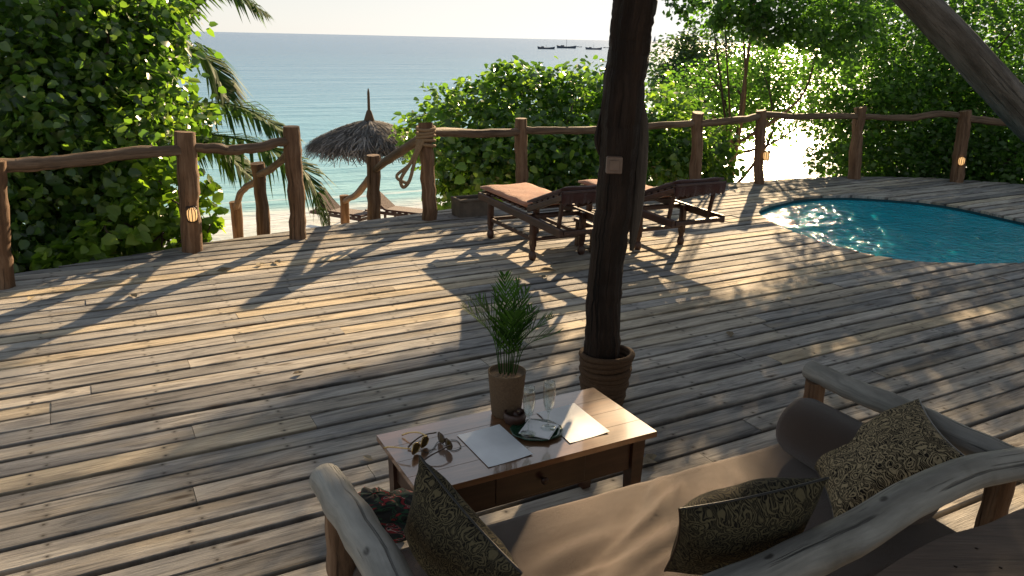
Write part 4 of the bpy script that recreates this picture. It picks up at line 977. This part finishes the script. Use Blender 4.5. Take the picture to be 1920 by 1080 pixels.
# ------------------------------------------------------------------ fallen leaves on the deck
for k, (px, py, s_) in enumerate(((520, 492, .05), (487, 497, .05), (420, 507, .06), (1207, 870, .06), (1220, 860, .05), (1028, 508, .07), (1022, 520, .05), (690, 860, .03), (1368, 628, .05), (250, 556, .05), (60, 560, .05), (1480, 560, .04), (1720, 560, .04), (560, 700, .035))):
    p = gnd(px, py, .006); a = random.uniform(0, 6.28); mb = MB(); c_, s2 = math.cos(a), math.sin(a)
    raw = [(0, -.5, .012), (.28, -.1, .05), (.22, .25, .06), (0, .55, .03), (-.22, .25, .05), (-.28, -.1, .07), (0, 0, 0.008)]
    up = [(x * s_ * 2 * c_ - y * s_ * 2 * s2, x * s_ * 2 * s2 + y * s_ * 2 * c_, z * s_ * 6) for x, y, z in raw]; dn = [(x, y, z - .0015) for x, y, z in up]
    fs = [(6, i, (i + 1) % 6) for i in range(6)] + [(13, 7 + (i + 1) % 6, 7 + i) for i in range(6)] + [(i, 7 + i, 7 + (i + 1) % 6, (i + 1) % 6) for i in range(6)]
    mb.add(up + dn, fs); o = mb.build('fallen_leaf', MAT['fallen']); o.location = tuple(p); set_rnd(o.data, [random.random()] * 14)
    tag(o, 'small curled dry leaf lying on the deck boards', 'leaf', 'fallen leaves on the deck')

# ------------------------------------------------------------------ foliage
LEAF6 = np.array([(0, 0, 0), (.40, .22, .07), (.34, .66, .05), (0, 1, -.10), (-.34, .66, .05), (-.40, .22, .07)])
LEAF4 = np.array([(0, 0, 0), (.34, .48, .06), (0, 1, -.06), (-.34, .48, .06)])
def leaf_mesh(name, pos, tip, nor, size, shape, mat, rnd, parent=None):
    N = len(pos); tip = tip / np.linalg.norm(tip, axis=1)[:, None]; side = np.cross(tip, nor); side /= np.linalg.norm(side, axis=1)[:, None] + 1e-9; nz = np.cross(side, tip)
    S = shape; K = len(S)
    V = pos[:, None, :] + size[:, None, None] * (S[None, :, 0, None] * side[:, None, :] + S[None, :, 1, None] * tip[:, None, :] + S[None, :, 2, None] * nz[:, None, :])
    V = V.reshape(-1, 3).astype(np.float32); base = (np.arange(N) * K)[:, None]
    if K == 6: F = np.concatenate([base + np.array([0, 1, 2, 3]), base + np.array([0, 3, 4, 5])], 1).reshape(-1)
    else: F = (base + np.array([0, 1, 2, 3])).reshape(-1)
    nf = len(F) // 4; me = bpy.data.meshes.new(name); me.vertices.add(len(V)); me.vertices.foreach_set('co', V.ravel()); me.loops.add(len(F)); me.loops.foreach_set('vertex_index', F.astype(np.int32))
    me.polygons.add(nf); me.polygons.foreach_set('loop_start', np.arange(0, 4 * nf, 4, dtype=np.int32)); me.polygons.foreach_set('loop_total', np.full(nf, 4, np.int32)); me.update(); me.validate()
    me.materials.append(mat); set_rnd(me, np.repeat(rnd, K)); me.polygons.foreach_set('use_smooth', np.ones(nf, bool))
    o = bpy.data.objects.new(name, me); return link(o, parent)
def blob_points(cx, cy, cz, rad, n, g, shell=.55):
    d = g.normal(size=(n, 3)); d /= np.linalg.norm(d, axis=1)[:, None]; r = g.uniform(0, 1, n) ** (1 / 3.); r = np.where(g.uniform(size=n) < shell, .72 + .28 * r, r)
    # lumpy: small twig clumps
    p = d * r[:, None] * np.array(rad); return p + np.array([cx, cy, cz]), d
def leaf_dirs(d, n, g, droop=.5, spread=.9):
    a = g.uniform(0, 6.2832, n); tip = np.stack([np.cos(a), np.sin(a), g.uniform(-1.1, .35, n) * droop * 1.6], 1) + d * .6
    nor = np.stack([g.normal(size=n) * spread, g.normal(size=n) * spread, np.ones(n) * .55], 1) + d * .5; return tip, nor
def clusters(defs, g, twig=9):
    """defs: (px, py, Y, r_px, n[, squash]) sight-line ellipsoids -> leaf positions gathered in twig clumps"""
    Ps, Ds = [], []
    for df in defs:
        px, py, Y, rp, n = df[:5]; sq = df[5] if len(df) > 5 else 1.
        c = atY(px, py, Y); D = np.linalg.norm(c - [0, 0, CAM_H]); r = rp / FPX * D
        k = max(1, n // twig); tc_, td = blob_points(*c, (r, r * .9, r * sq), k, g)
        p = np.repeat(tc_, twig, 0) + g.normal(size=(k * twig, 3)) * min(.14, r * .22) * np.array([1, 1, .8]); Ps.append(p); Ds.append(np.repeat(td, twig, 0))
    return np.concatenate(Ps), np.concatenate(Ds)
OPEN = [(1540, 435, 140, 60, .97, 0), (1150, 430, 310, 90, .97, 0), (420, 610, 480, 112, .96, 0), (230, 715, 240, 42, .85, 0), (1165, 790, 70, 45, .9, .47), (1250, 915, 200, 60, .92, .46), (1045, 650, 45, 95, .95, 0), (1560, 655, 75, 22, .7, 0), (1840, 590, 60, 20, .7, 0), (1640, 385, 25, 12, .7, 0), (1770, 365, 40, 14, .7, 0), (1610, 950, 210, 55, .88, .78), (420, 950, 150, 30, .5, 0)]  # areas kept sunlit by cutting leaves out of the crowns
def openings(P, g):
    """leaves cut from the crowns so the low sun lights chosen areas"""
    drop = np.zeros(len(P), bool)
    for (cx, cy, rx, ry, pr, z0) in OPEN:
        q = P - SD[None, :] * ((P[:, 2] - z0) / SD[2])[:, None]; v_ = q - np.array([0, 0, CAM_H]); zc = v_ @ _f; x = 960 + FPX * (v_ @ _r) / zc; y = 540 - FPX * (v_ @ _u) / zc
        e = ((x - cx) / rx) ** 2 + ((y - cy) / ry) ** 2; drop |= (e < 1 + .12 * g.normal(size=len(P))) & (zc > .3) & (P[:, 2] > 1.2) & (g.uniform(size=len(P)) < np.where((P[:, 2] - CAM_H) / P[:, 1] > .05, pr, .55))
    return ~drop
def plant(name, label, cat, defs, size, shape, mat, seed, base, trunk_r=.05, droop=.5, nbig=0, group=None, bark='bark_dark', limbs=9, twig=9, trunk=True, extra=None):
    g = np.random.default_rng(seed); root = empty(name, (base[0], base[1], base[2])); tag(root, label, cat, group); root.location = (0, 0, 0)
    P, D = clusters(defs, g, twig)
    if extra is not None: P = np.concatenate([P, extra[0]]); D = np.concatenate([D, extra[1]])
    if group == 'trees beyond the pool': m_ = openings(P, g); P, D = P[m_], D[m_]
    n = len(P); tip, nor = leaf_dirs(D, n, g, droop); sz = size * np.clip(g.normal(.95, .28, n), .35, 1.6); rnd = np.clip(g.beta(1.6, 1.9, n), 0, 1)
    keep = P[:, 2] > np.array([-3.4 if True else 0] * n); 
    if nbig:
        dist = np.linalg.norm(P - np.array([0, 0, CAM_H]), axis=1); vx = (P - np.array([0, 0, CAM_H])) @ _r / ((P - np.array([0, 0, CAM_H])) @ _f) * FPX + 960; vy = 540 - (P - np.array([0, 0, CAM_H])) @ _u / ((P - np.array([0, 0, CAM_H])) @ _f) * FPX
        ins = (vx > 0) & (vx < 1920) & (vy > 0) & (vy < 1080); sel = np.argsort(np.where(ins, dist / sz, 1e9))[:nbig]
        meshes = []
        for v_ in range(6):
            zz = np.zeros((1, 3)); o = leaf_mesh('leaf', zz, np.array([[0, 1., 0]]), np.array([[0, 0, 1.]]), np.ones(1), shape * np.array([1 + .12 * (v_ % 3 - 1), 1, 1 + .6 * (v_ % 2)]), mat, np.array([(v_ + .5) / 6])); meshes.append(o.data); bpy.data.objects.remove(o)
        for q, i in enumerate(sel):
            t = tip[i] / np.linalg.norm(tip[i]); s_ = np.cross(t, nor[i]); s_ /= np.linalg.norm(s_); nz = np.cross(s_, t); o = bpy.data.objects.new('leaf', meshes[q % 6])
            Mx = Matrix(((s_[0], t[0], nz[0], P[i][0]), (s_[1], t[1], nz[1], P[i][1]), (s_[2], t[2], nz[2], P[i][2]), (0, 0, 0, 1))) @ Matrix.Scale(float(sz[i]) * 1.1, 4); link(o, root); o.matrix_local = Mx
        m_ = np.ones(n, bool); m_[sel] = False; P, tip, nor, sz, rnd = P[m_], tip[m_], nor[m_], sz[m_], rnd[m_]
    o = leaf_mesh('foliage', P, tip, nor, sz, shape, mat, rnd, root); tag(o, kind='stuff')
    if trunk:
        b = np.array(base, float); ks = g.choice(len(P), limbs, replace=False); tr_ = MB(); top = np.mean(P, 0); fork = b * .45 + top * .55
        if limbs:
            tr_.tube(sub([b, b * .6 + fork * .4 + g.normal(size=3) * .08, fork], 6), np.linspace(trunk_r, trunk_r * .6, 13), 9, True, .06, seed)
            tr_.build('trunk', MAT[bark], root, True)
            for k in ks:
                f0 = b + (fork - b) * g.uniform(.55, 1.); MB().tube(sub([f0, (f0 + P[k]) / 2 + g.normal(size=3) * .35, P[k]], 5), np.linspace(trunk_r * .42, .008, 11), 6, True, .05, int(k) % 999).build('branch', MAT[bark], root, True)
    return root
def gbase(x, y): return (x, y, ground_z(x, y) - .1)

# big dark bush beside the stair
defs = [(60, 60, 8.2, 150, 1500), (170, 130, 8.4, 150, 1500), (60, 230, 7.6, 130, 1300), (230, 90, 8.8, 105, 1000), (190, 260, 8.0, 130, 1300), (285, 190, 8.9, 70, 520), (70, 400, 7.4, 110, 1000), (180, 400, 7.8, 100, 900), (215, 345, 8.6, 55, 300), (150, 450, 7.9, 50, 250),
        (310, 100, 9.0, 36, 110), (335, 25, 9.0, 45, 130), (362, 60, 9., 14, 15), (385, 215, 8.9, 36, 110), (-80, 150, 7.5, 150, 1000), (-80, 380, 7.0, 130, 700), (290, 20, 9.2, 70, 300), (120, -60, 8.6, 160, 900), (0, 480, 7.0, 60, 250), (120, 480, 7.5, 50, 250)]
defs = [(d[0] - (24 if d[0] > 200 else 8), d[1], d[2], d[3] * .97, int(d[4] * 1.65)) for d in defs]
plant('hibiscus_bush', 'tall dark bush with broad heart shaped leaves beside the stair railing', 'bush', defs, .098, LEAF6, MAT['leaf'], 201, gbase(-4.3, 8.6), .09, .7, 260, limbs=14, twig=5)
defs = [(285, 340, 7.75, 40, 70), (340, 375, 7.8, 38, 60), (290, 395, 7.55, 52, 120), (360, 415, 7.75, 38, 65), (240, 425, 7.35, 48, 110), (195, 455, 7.1, 40, 90), (310, 445, 7.5, 42, 85), (385, 385, 7.9, 28, 36), (388, 440, 7.8, 22, 26), (150, 478, 6.9, 34, 60), (240, 375, 7.5, 36, 60), (330, 320, 7.9, 28, 32), (110, 490, 6.75, 24, 30), (370, 330, 8., 22, 18)]
plant('light_shrub', 'low sunlit yellow green shrub at the deck edge behind the lamp post', 'bush', [d[:4] + (int(d[4] * 1.5),) for d in defs], .105, LEAF6, MAT['leaf_light'], 206, gbase(-3.6, 7.75), .04, .6, 160, limbs=9, twig=5)
# rounded broad-leaved bush beyond the loungers
defs = [(900, 230, 12.3, 85, 900), (985, 190, 12.6, 85, 1000), (1080, 200, 12.8, 95, 1200), (870, 300, 11.9, 70, 800), (960, 300, 11.6, 90, 1100), (1060, 310, 11.7, 90, 1100), (1150, 270, 12.6, 90, 1000), (1230, 220, 13., 85, 900), (1290, 270, 12.8, 75, 800), (1230, 320, 12.4, 80, 700), (1340, 310, 12.6, 45, 260), (800, 235, 12.8, 48, 240), (770, 222, 13., 28, 70), (830, 170, 12.8, 35, 120), (945, 130, 12.8, 36, 140), (880, 160, 12.7, 35, 130), (1060, 140, 13., 40, 150), (1110, 140, 13.2, 40, 140), (1000, 130, 12.9, 30, 100), (850, 350, 11.7, 35, 200), (1000, 350, 11.4, 60, 400), (1110, 340, 11.8, 60, 400)]
defs = [(d[0], d[1] + (26 if d[1] < 240 else 8), d[2], d[3] * .96, int(d[4] * 1.5)) for d in defs]
plant('broadleaf_bush', 'rounded bright green bush beyond the loungers and the log railing', 'bush', defs, .105, LEAF6, MAT['leaf_mid'], 202, gbase(1.4, 12.6), .09, .6, 260, limbs=14, twig=5)
# coconut palm behind the dark bush
pg = empty('coconut_palm', (0, 0, 0)); tag(pg, 'young coconut palm arching its fronds over the beach behind the dark bush', 'palm tree')
hub = atY(250, 180, 10.5); gb = gbase(hub[0] - .5, hub[1] + .3)
MB().tube(sub([gb, (hub + np.array(gb)) / 2 + [.15, 0, 0], hub], 8), np.linspace(.14, .1, 17), 12, True, .04, 3).build('trunk', MAT['bark'], pg, True)
fr = [[(330, 95, 10.6), (385, 110, 10.6), (430, 185, 10.5)], [(350, 195, 10.4), (450, 200, 10.3), (560, 262, 10.2)], [(340, 240, 10.2), (480, 268, 9.9), (570, 320, 9.8), (608, 415, 9.8)], [(330, 60, 10.6), (400, -20, 10.6), (500, 25, 10.6)], [(330, 250, 10.6), (400, 265, 10.6), (470, 330, 10.5)], [(180, 60, 11), (120, 10, 11.5), (60, 60, 12)], [(250, 40, 11.4), (270, -80, 12), (290, -60, 12.8)], [(340, 20, 10.9), (380, -60, 11), (470, -30, 11.2)]]
for k, f in enumerate(fr): frond('frond', [hub] + [atY(*p) for p in f], MAT['palm'], pg, 84, .78, .042, 300 + k, .022, 1.15, .55, .2)

# trees beyond the pool rail; unseen leaf clumps are added to shade the deck
def shade_clumps(regions, g, zlo, zhi, per, leaf_sig):
    """leaf clumps added out of view to shade chosen deck areas: (px, py, rx, ry, clumps)"""
    P = []
    for (px, py, rx, ry, k, zl, zh, *z0) in regions:
        n_ = 0; z0 = z0[0] if z0 else 0.
        while n_ < k:
            a, b = g.uniform(-1, 1, 2)
            if a * a + b * b > 1: continue
            d = gnd(px + a * rx, py + b * ry, z0); z = g.uniform(zl, zh); c = d + SD * ((z - z0) / SD[2])
            P.append(c + g.normal(size=(per, 3)) * leaf_sig); n_ += 1
    P = np.concatenate(P); D = g.normal(size=P.shape); D /= np.linalg.norm(D, axis=1)[:, None]; return P, D
gc = np.random.default_rng(77)
LEFT_SHADE = [(250, 830, 330, 50, 42, 6.5, 9.), (150, 960, 260, 120, 9, 6.5, 9.), (500, 990, 200, 90, 6, 6.5, 9.), (720, 720, 150, 62, 95, 4.4, 6.), (620, 800, 120, 25, 25, 4.4, 6.), (100, 640, 110, 22, 30, 4.4, 6.), (180, 505, 170, 12, 22, 4., 5.),
              (650, 1100, 260, 100, 14, 5, 7.), (680, 990, 90, 110, 34, 5, 6.5, .7), (870, 990, 110, 90, 36, 5, 6.5, .7)]
MID_SHADE = [(1310, 650, 120, 55, 95, 4.2, 5.6), (1260, 570, 60, 30, 12, 4.2, 5.6), (1230, 770, 60, 40, 14, 4.4, 6.), (960, 640, 60, 50, 22, 4.4, 5.6), (1380, 1010, 130, 60, 30, 5, 6.5, .7), (820, 850, 110, 40, 26, 5, 6.5, .47)]
RIGHT_SHADE = [(1480, 590, 60, 35, 16, 4.2, 5.5), (1600, 560, 80, 50, 16, 4.2, 5.5), (1750, 600, 160, 60, 28, 4.2, 5.5), (1650, 680, 200, 50, 26, 4.2, 5.5), (1850, 720, 90, 60, 18, 4.2, 5.5), (1720, 790, 210, 80, 70, 4.5, 6., .7), (1700, 870, 150, 90, 50, 4.5, 6., .65), (1840, 1030, 120, 50, 30, 4.5, 6., .75), (1520, 790, 60, 50, 16, 4.5, 6., .6), (1700, 390, 220, 45, 40, 4., 5.2), (1500, 500, 60, 30, 8, 4.2, 5.2), (1440, 430, 40, 20, 5, 4.2, 5.2), (1880, 500, 80, 60, 24, 4.2, 5.2)]
exL = shade_clumps(LEFT_SHADE, gc, 0, 0, 16, .15); exM = shade_clumps(MID_SHADE, gc, 0, 0, 16, .13); exR = shade_clumps(RIGHT_SHADE, gc, 0, 0, 15, .12)
exA = (np.concatenate([exL[0], exM[0]]), np.concatenate([exL[1], exM[1]]))
defs = [(1640, 90, 14, 130, 5200), (1760, 60, 14.5, 140, 5600), (1880, 90, 14, 140, 5600), (1600, 230, 14., 55, 1600), (1680, 250, 13.6, 90, 3600), (1790, 240, 13.6, 100, 3800), (1890, 250, 13.3, 100, 3800), (1605, 310, 13.2, 45, 1200), (1700, 315, 13.2, 55, 1700), (1800, 320, 13., 55, 1700), (1900, 320, 12.8, 60, 1800), (1580, 50, 14, 60, 1300), (1630, 160, 14.2, 60, 1500), (1990, 200, 13, 130, 2400), (1540, 295, 13.6, 24, 220), (1760, -60, 14.5, 160, 2800), (1980, 320, 12.5, 80, 1200)]
plant('small_leaf_tree', 'dense small leaved tree behind the railing at the pool', 'tree', defs, .088, LEAF4, MAT['leaf_small'], 203, gbase(8.2, 14.), .14, .5, 0, 'trees beyond the pool', limbs=12, twig=8, extra=exR)
defs = [(1640, 120, 16.5, 100, 1000), (1780, 100, 17, 140, 1500), (1920, 110, 16.5, 140, 1600), (1680, 270, 15.5, 90, 900), (1800, 270, 15.5, 90, 1000), (1920, 270, 15, 100, 1000)]
plant('shade_tree', 'darker full tree standing behind the dense small leaved tree', 'tree', defs, .15, LEAF4, MAT['leaf_small'], 208, gbase(10.2, 16.6), .16, .5, 0, 'trees beyond the pool', limbs=8, twig=8)
defs = [(1300, 190, 17, 60, 1700), (1380, 175, 17, 70, 2200), (1450, 190, 17, 70, 2000), (1330, 245, 16.5, 50, 1200), (1410, 130, 17.2, 50, 1000), (1500, 170, 17, 42, 700), (1440, 205, 16.5, 34, 420), (1530, 225, 16.5, 24, 220), (1480, 105, 17.5, 45, 700), (1540, 90, 16.5, 36, 450), (1350, 300, 15.5, 26, 260),
        (1275, 2, 11.5, 22, 120), (1330, 14, 11.5, 34, 560), (1390, 18, 11.5, 40, 800), (1450, 26, 11.6, 44, 900), (1510, 24, 11.6, 50, 1100), (1560, 60, 11.8, 46, 900), (1600, 20, 11.9, 50, 800), (1256, 12, 11.4, 12, 24), (1296, 38, 11.4, 14, 28), (1440, 66, 11.6, 22, 90), (1580, 120, 12., 34, 220), (1350, -50, 11.5, 80, 900), (1480, -55, 11.5, 95, 1100)]
plant('airy_tree', 'loose airy tree with sun glitter showing through beyond the railing', 'tree', defs, .085, LEAF4, MAT['leaf_small'], 204, gbase(4.6, 16.5), .09, .5, 0, 'trees beyond the pool', limbs=12, twig=8, extra=exA)
defs = [(1270, 130, 34, 55, 1800), (1320, 115, 34, 60, 2000), (1380, 120, 35, 60, 1800), (1440, 130, 36, 55, 1500), (1300, 170, 33, 60, 1800), (1380, 180, 34, 60, 1800), (1255, 165, 33, 35, 800), (1285, 95, 34, 24, 400)]
plant('hazy_tree', 'pale hazy round tree far behind the airy tree on the shore', 'tree', defs, .17, LEAF4, MAT['leaf_far'], 205, gbase(9., 34), .2, .4, 0, None, limbs=5, twig=8)

# leaning tree beside the pool with its crown over the deck
lt = empty('leaning_tree', (0, 0, 0)); tag(lt, 'thick grey leaning tree trunk rising beside the pool, crown hanging over the deck', 'tree')
tp_ = [np.array([7.6, 8.9, -.5]), atY(2080, 400, 8.7), atY(1990, 285, 8.65), atY(1908, 203, 8.6), atY(1816, 102, 8.4), atY(1724, 5, 8.3), atY(1620, -100, 8.4), atY(1500, -220, 8.9), atY(1420, -330, 9.8)]
o = MB().tube(sub(tp_, 7), np.interp(np.linspace(0, 1, 57), [0, .15, .3, .5, .7, .85, 1], [.27, .22, .185, .168, .15, .12, .09]), 24, True, .035, 9).build('trunk', MAT['bark_log'], lt); set_axis(o, sub(tp_, 7), np.full(57, .2), 24); auto_smooth(o, 60)

# unseen thatched roof, implied by the foreground post, added to darken the sitting place
rf = empty('roof', (0, 0, 0)); tag(rf, kind='structure')
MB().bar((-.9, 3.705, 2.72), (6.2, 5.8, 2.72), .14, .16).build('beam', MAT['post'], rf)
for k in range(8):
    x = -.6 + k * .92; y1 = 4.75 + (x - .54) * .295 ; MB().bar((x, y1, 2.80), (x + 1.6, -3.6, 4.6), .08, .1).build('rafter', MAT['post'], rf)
vs = [(-.9, 4.4, 2.86), (6.4, 6.6, 2.86), (8., -3.9, 4.75), (.6, -3.9, 4.75)]; vs = vs + [(x, y, z + .2) for x, y, z in vs]
o = MB().add(vs, [(3, 2, 1, 0), (4, 5, 6, 7), (0, 1, 5, 4), (1, 2, 6, 5), (2, 3, 7, 6), (3, 0, 4, 7)]).build('thatch_layer', MAT['thatch'], rf); set_rnd(o.data, [.4] * 8)
